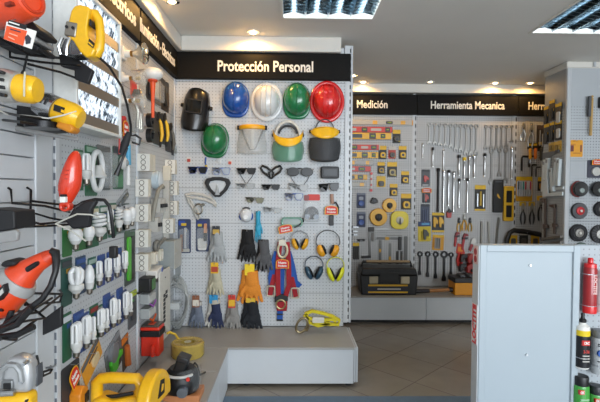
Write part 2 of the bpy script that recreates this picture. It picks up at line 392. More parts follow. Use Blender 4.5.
zz = onX(475, 252, x0).z
MB().box(x0 - .006, x0 - .0042, 2.012, 2.052, zz - .05, zz + .03).go('emblem', mt('#d9b8b2', .5), t, world=True, label='small oval emblem sticker')
MB().lathe([(.001, -.001), (.015, -.001), (.015, .001), (.001, .001)], 16, (x0 - .0062, 2.032, zz + .005), 'x').lathe([(.001, -.001), (.015, -.001), (.015, .001), (.001, .001)], 16, (x0 - .0062, 2.032, zz - .028), 'x').go('emblem_mark', mt('#a3272b', .5), t, world=True)
# blue-grey mat in front
tag(MB().box(-1.0, 1.6, .4, onZ(300, 397.5, 0).y, 0, .008).go('floor_mat', mt('#5c7184', .8, var=.15, scale=20, bump=.2)), 'blue-grey floor mat across the bottom edge of the picture', 'mat')

# ------------------------------------------------------------------ ceiling lights
LAMPM = mt('#f4fbff', .5, emit=9.0, var=0)
MIR = mt('#8b979e', .12, 1.0, var=.3, scale=25)
for i, (x0, x1, y0, y1) in enumerate(FIX):
    t = thing('ceiling_light', ['square louvred fluorescent ceiling light above the Protección Personal sign', 'square louvred fluorescent ceiling light towards the right edge, near the pillar unit'][i], 'light', ((x0 + x1) / 2, (y0 + y1) / 2, CE))
    MB().box(x0 + .001, x1 - .001, y0 + .001, y1 - .001, CE + .085, CE + .10).go('housing', MIR, t, world=True)
    fr = circ(0, 0, 1, n=4)
    mb = MB()
    for a in ((x0 - .012, x1 + .012, y0 - .012, y0 + .006), (x0 - .012, x1 + .012, y1 - .006, y1 + .012), (x0 - .012, x0 + .006, y0 + .0061, y1 - .0061), (x1 - .006, x1 + .012, y0 + .0061, y1 - .0061)): mb.box(*a, CE - .006, CE + .004)
    mb.go('frame', mt('#e6e4de', .4), t, world=True)
    mb = MB()
    for k in range(1, 4): mb.prism([(x0 + (x1 - x0) * k / 4 - .012, CE + .05), (x0 + (x1 - x0) * k / 4 + .012, CE + .05), (x0 + (x1 - x0) * k / 4, CE)], y0 + .008, y1 - .008)
    for k in range(1, 12):
        yy = y0 + (y1 - y0) * k / 12
        for q in range(4): mb.prism([(x0 + (x1 - x0) * (q + .04) / 4, CE + .052), (x0 + (x1 - x0) * (q + .96) / 4, CE + .052), (x0 + (x1 - x0) * (q + .96) / 4, CE + .004), (x0 + (x1 - x0) * (q + .5) / 4, CE + .018), (x0 + (x1 - x0) * (q + .04) / 4, CE + .004)], yy - .003, yy + .003)
    mb.go('louvre', MIR, t, world=True, angle=20)
    for k in range(4):
        xx = x0 + (x1 - x0) * (k + .5) / 4; MB().cyl((xx, y0 + .01, CE + .066), (xx, y1 - .01, CE + .066), .013).go('tube_lamp', LAMPM, t, world=True)
DL = [((253, 32), None, 'recessed warm downlight in the ceiling above the word Protección', 4), ((172, 1), None, 'recessed warm downlight at the top edge, above the left corner', 2.5),
      ((353, 73), 4.55, 'recessed downlight just right of the protection bay top corner', 2), ((363, 82), 4.82, 'recessed downlight over the Medición sign', 1.6), ((430, 84.5), 4.78, 'silver tilted downlight left of the Herramienta Mecanica sign', 0), ((495, 87), 4.8, 'recessed downlight over the word Mecanica', 2.2), ((530, 90), 4.78, 'recessed downlight close to the pillar unit', 2)]
def downlight(p, label, power):
    t = thing('downlight', label, 'light', p)
    MB().lathe([(.030, -.006), (.045, -.004), (.047, 0), (.047, .001), (.030, .001), (.029, -.003)], 28).go('trim_ring', CHROME, t)
    MB().lathe([(.001, -.013), (.018, -.011), (.028, -.004), (.029, .0)], 20).go('bulb', mt('#ffdca0', .4, emit=7.0 if power else 2.0, var=0), t)
    if power:
        l = bpy.data.lights.new('downlight_beam', 'SPOT'); l.energy = power; l.color = (1, .55, .16); l.spot_size = math.radians(174); l.spot_blend = .35; l.shadow_soft_size = .02
        o = bpy.data.objects.new('downlight_beam', l); o.location = (0, 0, -.03); o.parent = t; COL.objects.link(o)
for (px, py), Y, lb, pw in DL:
    if Y is None: p = onZ(px, py, CE)
    else: q = onY(px, 100, Y); p = Vector((q.x, Y, CE))
    p.z = CE; downlight(p, lb, pw)
downlight(Vector((-.72, 2.2, CE)), 'recessed warm downlight above the Electricos sign, over the lamp bay', 3)
# ------------------------------------------------------------------ builders for hung goods
def arch_tag(t, cx, cz, w, h, y=-.012, name='price_tag'):
    """red arched tag with a yellow rim and two white lines"""
    def arch(k): return [(cx - w / 2 * k, cz - h / 2 * k), (cx + w / 2 * k, cz - h / 2 * k), (cx + w / 2 * k, cz + h * .18 * k)] + [(cx + w / 2 * k * math.cos(a), cz + h * .18 * k + h * .32 * k * math.sin(a)) for a in [PI * i / 10 for i in range(1, 10)]] + [(cx - w / 2 * k, cz + h * .18 * k)]
    o = MB().prism(arch(1), y, y + .002).go(name, mt('#e8a81c', .5), t, label='arched red and yellow tag')
    MB().prism(arch(.88), y - .001, y).go('tag_face', mt('#d02a20', .5), o)
    text('lettering', 'Nuevo', .03, PAPER, o, cx, y - .0012, cz + h * .13, width=w * .62, height=h * .26, bold=.0012)
    text('lettering', 'Producto', .03, PAPER, o, cx, y - .0012, cz - h * .2, width=w * .66, height=h * .22, bold=.0012)
    return o
def pack(name, label, cat, plane, px, py, w, h, card, head=None, hf=.22, prods=(), tilt=0, group=None, tagged=False, dome=False, off=0.0):
    """carded pack: printed card, coloured header, product(s) on it; prods: (kind, fx, fz, fw, fh, colour[, name])"""
    t, W, H = hang(name, label, cat, plane, px, py, w, h, off, tilt, group)
    MB().prism(rrect(0, 0, W, H, min(W, H) * .08), -.004, -.001).go('card', mt(card, .5), t)
    if head: MB().prism(rrect(0, H / 2 - H * hf / 2, W * .98, H * hf, min(W, H * hf) * .15), -.0052, -.004).go('header', mt(head, .5), t)
    for i, p in enumerate(prods):
        k, fx, fz, fw, fh, c = p[:6]; nm = p[6] if len(p) > 6 else 'product'
        x, z, a, b = fx * W, fz * H, fw * W, fh * H; m = c if not isinstance(c, str) else mt(c, .4)
        if k == 'disc': MB().lathe([(.001, 0), (a / 2, 0), (a / 2, -.016), (a / 2 * .82, -.02), (a * .2, -.018), (.001, -.018)], 24, (x, -.004, z), 'y').go(nm, m, t)
        elif k == 'case':
            MB().prism(rrect(x, z, a, b, min(a, b) * .28), -.03, -.004).go(nm, m, t, bevel=.003)
        elif k == 'bar': MB().prism(rrect(x, z, a, b, min(a, b) * .3), -.014, -.004).go(nm, m, t, bevel=.0015)
        elif k == 'flat': MB().prism(rrect(x, z, a, b, min(a, b) * .1), -.0058, -.004).go(nm, m, t)
        elif k == 'rod': MB().cyl((x, -.012, z - b / 2), (x, -.012, z + b / 2), a / 2, a / 2 * .8, 10).go(nm, m, t)
        elif k == 'ring': MB().tube([(q[0], -.012, q[1]) for q in circ(x, z, a / 2, b / 2, 20)], min(a, b) * .12, 8, True).go(nm, m, t)
        elif k == 'gun':
            MB().prism([(x - a * .5, z + b * .2), (x - a * .4, z + b * .5), (x + a * .1, z + b * .42), (x + a * .5, z + b * .1), (x + a * .45, z - b * .2), (x + a * .1, z - b * .1), (x - a * .05, z - b * .5), (x - a * .4, z - b * .45)], -.02, -.004).go(nm, m, t, bevel=.003)
    if dome: MB().prism(rrect(0, -H * .1, W * .84, H * .62, W * .1), -.034, -.0062).go('blister', CLEARB, t, bevel=.006)
    MB().tube([(0, 0, H / 2 - .006), (0, -.03, H / 2 - .006), (0, -.034, H / 2 - .001)], .002, 6).go('peg_hook', STEEL, t)
    if tagged: arch_tag(t, 0, H * .32, W * 1.02, H * .3, -.018)
    return t, W, H

def hard_hat(label, px, py, w, h, col, brim='peak', tilt=0):
    t, W, H = hang('hard_hat', label, 'hard hat', 'back', px, py, w, h, .06, tilt, 'hard hats on the pegboard')
    m = mt(col, .22, coat=.6, var=.04)
    full = brim == 'full'
    a, b, cz = (W * .40, H * .40, H * .02) if full else (W * .47, H * .43, H * .06)
    def dome(u, v):
        th = 2 * PI * u; ph = PI / 2 * v
        r = math.cos(ph) ** .75 if v < 1 else 0
        return (a * r * math.cos(th), -.02 - .115 * math.sin(ph) ** .95, cz + b * r * math.sin(th))
    MB().grid(dome, 40, 14, True).go('shell', m, t, angle=60)
    def rim(u, v):
        th = 2 * PI * u; s, c = math.sin(th), math.cos(th)
        if full: ox, oz = W * .5, H * .5
        else:
            ox, oz = a * 1.05, b * 1.05
            if s < 0:
                e = .55; oz = b * 1.2
                c = math.copysign(abs(c) ** e, c) * (1 - .12 * s * s); s = -abs(s) ** .7
        ix, iz = a * .97, b * .97
        k = v
        return ((ix + (ox - ix) * k) * (c if v else math.cos(th)), -.022 - .006 * k * (-1 if not full else .5), cz * (1 - k * full) + (iz + (oz - iz) * k) * (s if v else math.sin(th)))
    MB().grid(rim, 48, 3, True).go('brim', m, t, solid=.005, angle=60)
    pts = [(0, -.023 - .115 * math.sin(PI / 2 * q) ** .95 if q <= 1 else 0, 0) for q in (0,)]
    nR = 3 if brim == 'ribs' or full else 1
    for k in range(nR):
        xo = (k - (nR - 1) / 2) * a * .36; P = []
        for i in range(17):
            al = PI * (i / 16) * .86 + PI * .07; sgn = math.cos(al); r = abs(sgn)
            ph = math.acos(min(1, r ** (1 / .75))); yy = -.021 - .115 * math.sin(ph) ** .95 * (1 - .35 * (xo / a) ** 2)
            P.append((xo, yy + (.004 if i in (0, 16) else 0), cz + b * sgn * math.sqrt(1 - (xo / a) ** 2)))
        MB().tube(P, W * .03, 8, flat=.6).go('crown_rib', m, t)
    MB().tube([(x * .9, -.018, cz + z * .9) for x, z in circ(0, 0, a, b, 24)], .006, 8, True).go('headband', mt('#dddcd6', .6), t)
    return t
hard_hat('blue peaked hard hat between the black welding mask and the white hat', 235, 99.5, 28, 37, '#1b4f9f')
hard_hat('white ribbed hard hat between the blue and the green one', 266.5, 101, 32, 39, '#dcdcda', 'full')
hard_hat('green peaked hard hat in the top row between white and red helmets', 297, 101, 28, 38, '#167343')
hard_hat('red full-brimmed hard hat at the right end of the top row', 327.5, 101, 35, 42, '#d5201f', 'full')
hard_hat('green hard hat hanging alone in the second row under the black welding mask', 214, 141, 28, 36, '#1b6f3e', tilt=6)

# welding mask
t, W, H = hang('welding_mask', 'black welding mask with a dark window, top left of the board', 'welding mask', 'back', 195.5, 110.5, 29, 43, .06, 7)
def shell(u, v):
    x = (u - .5) * 2; z = (v - .5) * 2
    hw = W / 2 * (.92 + .08 * -z) * (1 - .25 * max(0, abs(z) - .55) ** 1.2 * 1.8)
    return (hw * x, -.02 - .11 * math.sqrt(max(0, 1 - (x * .97) ** 2)) * (1 - .35 * max(0, z) ** 3) , H / 2 * (z * (1 - .12 * x * x * abs(z))))
MB().grid(shell, 21, 17).go('shell', mt('#141312', .32, coat=.3), t, solid=.004, angle=60)
MB().prism(rrect(0, H * .06, W * .60, H * .34, .012), -.142, -.11).go('window_frame', BLACK, t, bevel=.004)
MB().prism(rrect(0, H * .06, W * .5, H * .26, .008), -.1445, -.142).go('dark_window', mt('#0b0d0c', .08), t)
for s in (-1, 1): MB().cyl((s * W * .47, -.035, H * .1), (s * W * .55, -.035, H * .1), .016, .013).go('pivot_knob', RUB, t)
MB().tube([(W * .42 * math.cos(a), -.012, H * .1 + W * .42 * math.sin(a)) for a in [PI * i / 12 for i in range(13)]], .006, 6).go('head_band', RUB, t)

def face_shield(label, px, py, w, h, kind):
    t, W, H = hang('face_shield', label, 'face shield', 'back', px, py, w, h, .05, 0, 'face shields under the helmets')
    if kind == 'clear':
        def vis(u, v):
            x = (u - .5) * 2; hw = W * (.40 + .1 * min(1, v * 1.6)); return (hw * x, -.02 - .08 * math.sqrt(max(0, 1 - .95 * x * x)), H * .42 - H * .92 * v * (1 - .06 * x * x * v))
        MB().grid(vis, 17, 9).go('visor', mt('#c9ccca', .15, alpha=.3), t, solid=.002, angle=60)
        MB().tube([(W * .42 * math.sin(a), -.015 - .085 * math.cos(a), H * .43) for a in [PI * (i / 12 - .5) for i in range(13)]], .017, 8, flat=.6).go('brow_band', mt('#f0ab12', .35), t)
        for s in (-1, 1): MB().cyl((s * W * .40, -.03, H * .43), (s * W * .50, -.03, H * .43), .017).go('pivot_knob', BLACK, t)
        MB().tube([(-W * .36, -.012, H * .38), (-W * .2, -.012, -H * .05), (-.02, -.012, -H * .3), (.02, -.012, -H * .3), (W * .22, -.012, 0), (W * .36, -.012, H * .38)], .0065, 6).go('strap', BLACK, t)
        MB().box(-.010, .010, -.014, -.010, -H * .36, H * .4).go('top_band', PAPER, t)
    else:
        top = H * .5
        zc = H * (.12 if kind == 'green' else .18)
        hz = H * (.34 if kind == 'green' else .2)
        def vis(u, v):
            x = (u - .5) * 2; q = (1 - abs(x) ** 3.2)
            z0 = zc - .04; z1 = -H * .5 * (.80 + .2 * math.sqrt(max(0, 1 - x * x)))
            return (W * (.46 + .045 * math.sin(PI * min(1, v * 1.1))) * x, -.02 - .085 * math.sqrt(max(0, 1 - .95 * x * x)), z0 + (z1 - z0) * v)
        if kind == 'green':
            MB().grid(vis, 17, 9).go('visor', mt('#5f9a7d', .15, alpha=.55), t, solid=.002, angle=60)
        else:
            MB().grid(vis, 17, 9).go('mesh_visor', mt('#3d3f42', .6, alpha=.72), t, solid=.002, angle=60)
            P = [vis(u / 16, 1) for u in range(17)]; L_ = [vis(0, v / 8) for v in range(9)]; R_ = [vis(1, v / 8) for v in range(9)]
            MB().tube(L_[:-1] + P + R_[::-1][1:], .005, 6).go('visor_rim', BLACK, t)
        bt, bb = ((zc + .055, zc - H * .26) if kind == 'green' else (zc + .045, zc - H * .16))
        def brow(u, v):
            x = (u - .5) * 2; q = math.sqrt(max(0, 1 - x * x))
            up = (zc + .05 - (zc + .05 - (zc - H * .06)) * q) if kind == 'green' else zc + .035 * q + .004
            lo = zc + .02 + (bb - zc - .02) * q
            return (W * .475 * x, -.02 - .1 * math.sqrt(max(0, 1 - .96 * x * x)) * (.8 + .2 * v), up + (lo - up) * v)
        MB().grid(brow, 21, 5).go('brow_guard', mt('#f0b50f', .32, coat=.4), t, solid=.005, angle=70)
        for s in (-1, 1): MB().cyl((s * W * .42, -.03, zc + .012), (s * W * .5, -.03, zc + .012), .013).go('pivot_knob', BLACK, t)
        if kind == 'green':
            MB().ribbon([(W * .38 * math.cos(a), -.03, zc + (top - zc) * .95 * math.sin(a)) for a in [PI * i / 14 for i in range(15)]], .03, .02, (0, 1, 0)).go('headband', mt('#cfccc2', .6), t, bevel=.003)
            MB().tube([(W * .28 * math.cos(a), -.055, zc + .02 + (top - zc) * .5 * math.sin(a)) for a in [PI * i / 12 for i in range(13)]], .009, 6).go('brow_pad', BLACK, t)
        else:
            MB().tube([(W * .32 * math.cos(a), -.03, zc + (top - zc) * math.sin(a)) for a in [PI * i / 14 for i in range(15)]], .004, 6).go('headband', BLACK, t)
            MB().ell((0, -.04, zc + .03), (.02, .015, .012)).go('adjuster', BLACK, t)
    return t
face_shield('clear face shield with a straight yellow brow band', 252, 140, 30, 29, 'clear')
face_shield('green tinted face shield with yellow brow guard and white headband', 288, 141.5, 32, 42, 'green')
face_shield('dark mesh face shield with a yellow brow guard, right of the green one', 324.8, 140.5, 31, 43, 'mesh')

def glasses(name, label, px, py, w, h, lens, frame, style='wrap', cord=False, tilt=0, la=.9):
    t, W, H = hang(name, label, 'glasses' if 'goggle' not in name else 'goggles', 'back', px, py, w, h, .03, tilt, 'safety glasses and goggles on the board')
    fm = mt(frame, .35); lm = mt(lens, .3, alpha=la)
    lw = W * .44
    for s in (-1, 1):
        cx = s * W * .255
        if style == 'round': o = circ(cx, 0, lw / 2, H * .42, 20); d = .035
        else: o = [(cx - lw / 2 * 1, H * .38), (cx + lw / 2, H * .38), (cx + s * lw * .48, -H * .1), (cx + s * lw * .3, -H * .45), (cx - s * lw * .25, -H * .42), (cx - s * lw * .46, -H * .05)]; d = .008
        o = [(x, z) for x, z in o]
        MB().prism(o, -.038 if style != 'round' else -.06, -.034 if style != 'round' else -.02).go('lens', lm, t, bevel=.0015)
        n = len(o); MB().tube([(x, -.037, z) for x, z in o], .0026, 6, True).go('rim', fm, t)
        MB().tube([(s * W * .47, -.036, H * .3), (s * W * .5, -.028, H * .28), (s * W * .44, -.006, H * .1), (s * W * .1, -.004, -H * .1 + s * .004)], .003, 6).go('temple', fm, t)
    MB().tube([(-W * .1, -.037, H * .3), (0, -.042, H * .36), (W * .1, -.037, H * .3)], .0045, 6).go('bridge', fm, t)
    if cord: MB().tube([(-W * .45, -.006, H * .2), (-W * .3, -.008, -H * .7), (-.01, -.01, -H * 1.7), (W * .03, -.01, -H * 1.7), (W * .3, -.008, -H * .7), (W * .45, -.006, H * .2)], .0022, 6).go('cord', BLACK, t)
    return t
GL = 'safety_glasses'
glasses(GL, 'dark lensed glasses with a blue top edge, leftmost of the upper row', 198, 170, 19, 8, '#131518', '#25408a')
glasses(GL, 'clear glasses with blue and red frame right of the blue-edged dark pair', 221.5, 171, 18, 8, '#c9d6e2', '#6d7fb5', la=.45)
glasses(GL, 'black lensed glasses hanging with a thin cord below', 246.5, 171, 19, 7, '#0e0e0f', '#101010', cord=True)
glasses('welding_goggles', 'black round-lensed welding goggles in the middle of the upper row', 300, 172, 27, 10, '#0d0d0e', '#121212', 'round', cord=True)
glasses(GL, 'small clear glasses hanging under the corded black pair', 246, 186, 18, 6, '#c4c8ca', '#9a9ea0', la=.5)
glasses(GL, 'narrow black sunglasses below the folded black goggles', 271, 187, 18, 6, '#0d0d0e', '#141414')
glasses(GL, 'clear frameless glasses below the round welding goggles', 298.5, 187, 20, 7, '#c9cccd', '#b3b6b7', la=.5, tilt=6)
glasses(GL, 'olive tinted glasses above the white dust mask', 255, 200, 18, 6, '#8b8a70', '#77776a', la=.7, tilt=3)
glasses(GL, 'clear glasses with a blue brow bar above the pale rimless pair', 294, 196.5, 18, 8, '#d3d9df', '#4e629f', la=.45)
glasses(GL, 'pale rimless glasses right of the turquoise glove', 273, 210, 18, 5, '#cfd4d5', '#a7abad', la=.5, tilt=4)
glasses(GL, 'dark wrap glasses under the black box goggles at the right edge', 329, 187, 20, 9, '#15161a', '#1b1b1b', tilt=-4)
# goggles
t, W, H = hang('safety_goggles', 'triangular black mask goggles with clear window, left of the clear glasses', 'goggles', 'back', 217.5, 187, 25, 19, .04, 0, 'safety glasses and goggles on the board')
def tri(k): return [(x * k, z * k) for x, z in [(-W * .5, H * .2), (-W * .42, H * .42), (-W * .15, H * .5), (W * .15, H * .5), (W * .42, H * .42), (W * .5, H * .2), (W * .36, -H * .15), (W * .1, -H * .5), (-W * .1, -H * .5), (-W * .36, -H * .15)]]
MB().ring(tri(1.04), tri(.7), -.05, -.004).go('frame', BLACK, t, bevel=.005)
MB().prism(tri(.69), -.036, -.03).go('lens', mt('#d5dadd', .2, alpha=.85), t)
MB().prism([(-W * .1, -H * .42), (0, H * .12), (W * .1, -H * .42)], -.058, -.02).go('nose_cover', mt('#a5aaad', .4), t, bevel=.004)
t, W, H = hang('safety_goggles', 'folded black open-frame goggles left of the round welding goggles', 'goggles', 'back', 271.3, 172, 21, 13, .03, 0, 'safety glasses and goggles on the board')
for s in (-1, 1):
    MB().tube([(s * x * W, -.03, z * H) for x, z in ((.06, -.42), (.1, -.05), (.02, .1), (.2, .35), (.42, .48), (.5, .3), (.4, 0), (.22, -.2))], .009, 8, True).go('frame', BLACK, t)
MB().tube([(-W * .1, -.02, -H * .4), (0, -.024, -H * .48), (W * .1, -.02, -H * .4)], .008, 6).go('strap', BLACK, t)
t, W, H = hang('welding_goggles', 'black rectangular box goggles at the right end of the upper row', 'goggles', 'back', 330, 172.5, 19, 12, .04, 0, 'safety glasses and goggles on the board')
MB().prism(rrect(0, 0, W * .95, H * 1.0, .012), -.055, -.004).go('body', BLACK, t, bevel=.006)
MB().prism(rrect(0, 0, W * .7, H * .55, .006), -.06, -.055).go('dark_window', mt('#12171d', .35), t)
for s in (-1, 1): MB().box(s * W * .43 - .008, s * W * .43 + .008, -.03, -.012, -H * .2, H * .4).go('strap_lug', BLACK, t, bevel=.002)
t, W, H = hang('safety_goggles', 'pale green goggles with black strap and red tag near the right earmuffs', 'goggles', 'back', 292, 222, 22, 12, .04, 0, 'safety glasses and goggles on the board')
MB().ring(rrect(0, 0, W, H * .8, .03), rrect(0, 0, W * .82, H * .5, .02), -.05, -.004).go('frame', mt('#7fae9c', .3, alpha=.75), t, bevel=.005)
MB().prism(rrect(0, 0, W * .84, H * .52, .02), -.042, -.036).go('lens', mt('#cfe0da', .1, alpha=.35), t)
MB().tube([(W * .1, -.055, -H * .45), (W * .3, -.056, -H * .3), (W * .52, -.03, H * .05), (W * .5, -.01, H * .3)], .006, 6).go('strap', BLACK, t)
o = arch_tag(t, -W * .3, -H * .55, .105, .062, -.066)
o.matrix_basis = Matrix.Translation((-W * .3, 0, -H * .55)) @ Matrix.Rotation(math.radians(-12), 4, 'Y') @ Matrix.Translation((W * .3, 0, H * .55))
# tags and ear plugs
for px, py, c, lb in ((189, 160, '#b8463c', 'tiny red carded pack left of the blue ear plug cord'), (219, 160.5, '#c9cbcc', 'tiny pale carded pack under the lower green helmet'), (230, 162.5, '#cf5a48', 'tiny pack with an orange-red blot, below the clear face shield')):
    t, W, H = hang('ear_plug_pack', lb, 'ear plugs', 'back', px, py, 4.5, 6, 0)
    MB().prism(rrect(0, 0, W, H, .005), -.004, -.001).go('card', mt('#d5d2cc', .5), t)
    MB().prism(rrect(0, -H * .08, W * .7, H * .5, .004), -.012, -.004).go('ear_plugs', mt(c, .5), t, bevel=.002)
t, W, H = hang('ear_plugs', 'blue and yellow ear plugs on a hanging cord under the lower green helmet', 'ear plugs', 'back', 206, 163, 3, 11, 0)
MB().tube([(0, -.008, H * .5), (-.004, -.01, 0), (.004, -.012, -H * .2)], .006, 8).go('cord', BLUE, t)
MB().lathe([(.004, -H * .5), (.01, -H * .42), (.008, -H * .2)], 12, (.004, -.012, 0)).go('plug', YEL2, t)
# dust mask
t, W, H = hang('dust_mask', 'white cup dust mask with blue edges left of the turquoise glove', 'mask', 'back', 246, 215.5, 13, 14, .03)
MB().grid(lambda u, v: (W / 2 * math.cos(PI / 2 * v) * math.cos(2 * PI * u), -.008 - .055 * math.sin(PI / 2 * v), H / 2 * math.cos(PI / 2 * v) * math.sin(2 * PI * u)), 28, 9, True).go('cup', mt('#dcdcdc', .7), t)
for s in (-1, 1): MB().ell((s * W * .42, -.02, -H * .06), (.012, .012, H * .26)).go('side_pad', BLUE, t)
MB().cyl((0, -.055, -.01), (0, -.07, -.01), .016).go('valve', mt('#eceded', .5), t)
MB().tube([(-W * .3, -.01, H * .48), (0, -.014, H * .56), (W * .3, -.01, H * .48)], .006, 6).go('strap', DKGREY, t)
t, W, H = hang('plastic_valve', 'tiny clear item between the turquoise glove and the rimless glasses', 'glasses', 'back', 267, 209, 6, 4, .02)
MB().tube([(x, -.02, z) for x, z in circ(0, 0, W / 2, H / 2, 14)], .004, 6, True).go('rim', mt('#aab0b2', .3), t)
MB().prism(circ(0, 0, W / 2, H / 2, 14), -.022, -.002).go('lens', CLEAR, t)

# ---- gloves
def glove_mesh(L, flip=1, spread=.0, thin=.018):
    """one glove, fingers down, cuff at the top, centred; fused into one surface"""
    k = L / .24; mb = MB(); th = thin / .018
    def cap(a, b, r0, r1):
        mb.tube([(p[0] * k * flip, p[1] * k * th, p[2] * k) for p in (a, [(a[i] + b[i]) / 2 for i in range(3)], b)], [r0 * k, (r0 + r1) / 2 * k, r1 * k], 12, flat=.75 * th)
        mb.ell((b[0] * k * flip, b[1] * k * th, b[2] * k), (r1 * k, r1 * k * .75 * th, r1 * k), 12, 8)
    mb.ell((0, 0, -.012 * k), (.045 * k, .02 * k * th, .052 * k), 18, 12)
    cap((0, 0, .115), (0, 0, .03), .040, .036); mb.ell((0, 0, .03 * k), (.04 * k, .02 * k * th, .04 * k))
    for x, l, a in ((-.033, .055, -.18), (-.0115, .072, -.05), (.0115, .078, .05), (.033, .066, .16)):
        a *= 1 + spread; cap((x, 0, -.035), (x + math.sin(a) * l, -.004, -.045 - math.cos(a) * l), .0115, .0098)
    cap((-.033, 0, .012), (-.062, -.008, -.03), .0145, .0125); cap((-.062, -.008, -.03), (-.066, -.010, -.055), .0122, .010)
    return mb
def gloves(label, px, py, w, h, col, two=None, cuff=None, head=None, headcol2=None, n=2, rough=.85, headh=.2, bump=.5, fat=1.0):
    t, W, H = hang('work_gloves', label, 'gloves', 'back', px, py, w, h, .03, 0, 'pairs of gloves hung on the board')
    HH = H * headh if head else 0
    L = (H - HH * .6); zc = -HH * .3
    for i in range(n):
        s = -1 if i == 0 else 1
        m = mt(two if (two and i == 1) else col, rough, bump=bump, scale=140, var=.2)
        g = glove_mesh(L, s).go('glove', m, t, remesh=.0055)
        xo = (s * W * .13 if n == 2 else 0); xo += 0
        g.matrix_basis = Matrix.Translation((xo, -.024 - .026 * i, zc)) @ Matrix.Rotation(math.radians(s * -6 if n == 2 else 0), 4, 'Y') @ Matrix.Diagonal((fat, 1, 1, 1))
        if cuff: MB().tube([(0, 0, L * .36), (0, 0, L * .5)], [L * .175, L * .17], 16, flat=.8).go('cuff', mt(cuff, .8), g)
    if head:
        a = MB().prism(rrect(0, H / 2 - HH * .5, W * .42, HH, .006), -.075, -.072).go('header_card', mt(head, .5), t)
        if headcol2: MB().prism(rrect(0, H / 2 - HH * .62, W * .36, HH * .5, .004), -.0765, -.075).go('printed_panel', mt(headcol2, .5), a)
    MB().tube([(0, 0, H / 2 - .01), (0, -.09, H / 2 - .01), (0, -.094, H / 2)], .0025, 6).go('peg_hook', STEEL, t)
    return t
gloves('grey gloves with a dark multicolour header card, right of the blue packs', 217, 244, 18, 37, '#a5a9aa', head='#33343a', headcol2='#c4a14a', headh=.25)
gloves('black glove pair just below the white dust mask', 247.5, 245, 16, 32, '#1a1a1c')
gloves('black gloves with grey fingertips between the black pair and the harness', 263.5, 255, 13, 32, '#1d1d1f', two='#58585a', n=2)
gloves('beige gloves with a yellow and red header card', 215.5, 278.5, 18, 34, '#bdb79e', head='#e9b924', headcol2='#b2432c', headh=.32)
gloves('orange gloves with a yellow header card', 250, 283, 23, 40, '#e08a2c', head='#f0cf1c', headh=.28, fat=1.3)
gloves('slate blue and white gloves, leftmost pair just above the plinth', 197, 310.5, 17, 33, '#6d7686', cuff='#b5b2ab', head='#8d5a40', headcol2='#d9d3c5', headh=.36)
gloves('navy and white gloves with a light blue header card above the plinth', 214.5, 310.5, 20, 34, '#c9c7c0', two='#27304f', cuff='#b8b4a6', head='#2a8fc4', headh=.25)
gloves('grey knitted gloves with a red header card above the plinth', 232.5, 311.5, 17, 36, '#8f8d89', head='#c8342a', headcol2='#e3b32a', headh=.36, bump=1.0)
gloves('thick black gloves with a yellow header card, rightmost pair above the plinth', 251, 313.5, 22, 34, '#1c2026', head='#d9b02a', headh=.14, fat=1.2)
t = gloves('long turquoise glove hanging beside the white dust mask', 258, 226, 9, 31, '#35a3c4', n=1, rough=.5, bump=.1, fat=.5)
# ---- earmuffs
def earmuffs(label, px, py, w, h, cup, band, spread=.0, cuph=.44):
    t, W, H = hang('earmuffs', label, 'earmuffs', 'back', px, py, w, h, .045, 0, 'earmuffs beside the harness')
    cm = mt(cup, .35, coat=.2); R = W * .46; zc = H / 2 - R * 1.02
    P = [(R * 1.04 * math.cos(a), -.04, zc + R * math.sin(a)) for a in [PI * (i / 18 * 1.16 - .08) for i in range(19)]]
    MB().ribbon(P, .018, .006, (0, 1, 0)).go('headband', mt(band, .4), t, bevel=.002)
    for s in (-1, 1):
        M = Matrix.Translation((s * W * .27, -.045, -H / 2 + H * cuph * .52)) @ Matrix.Rotation(math.radians(s * 24), 4, 'Y')
        o = MB().at(M).ell((0, 0, 0), (W * .17, .035, H * cuph * .54), 18, 12).go('ear_cup', cm, t)
        MB().at(M).ell((-s * W * .12, .0, 0), (W * .075, .033, H * cuph * .46), 16, 10).go('cushion', BLACK, t)
        MB().tube([(s * R * .98, -.04, zc - R * .2), (s * W * .42, -.042, -H * .1), (s * W * .33, -.05, -H * .2)], .0035, 6).go('yoke_wire', STEEL if band != '#1b1b1d' else BLACK, t)
    return t
earmuffs('yellow earmuffs with a thin grey wire headband, above the navy pair', 300, 240.5, 18, 19, '#e6a820', '#8c8f92', cuph=.6)
earmuffs('yellow earmuffs with a black headband, upper right', 328, 243.5, 25, 27, '#eaa21c', '#1b1b1d')
earmuffs('dark navy earmuffs below the wire-band yellow pair', 314, 268, 19, 24, '#27485c', '#23364a', cuph=.56)
earmuffs('neon yellow earmuffs, lowest pair at the right edge', 335.5, 269.5, 18, 25, '#dfe021', '#d6d82a', cuph=.58)
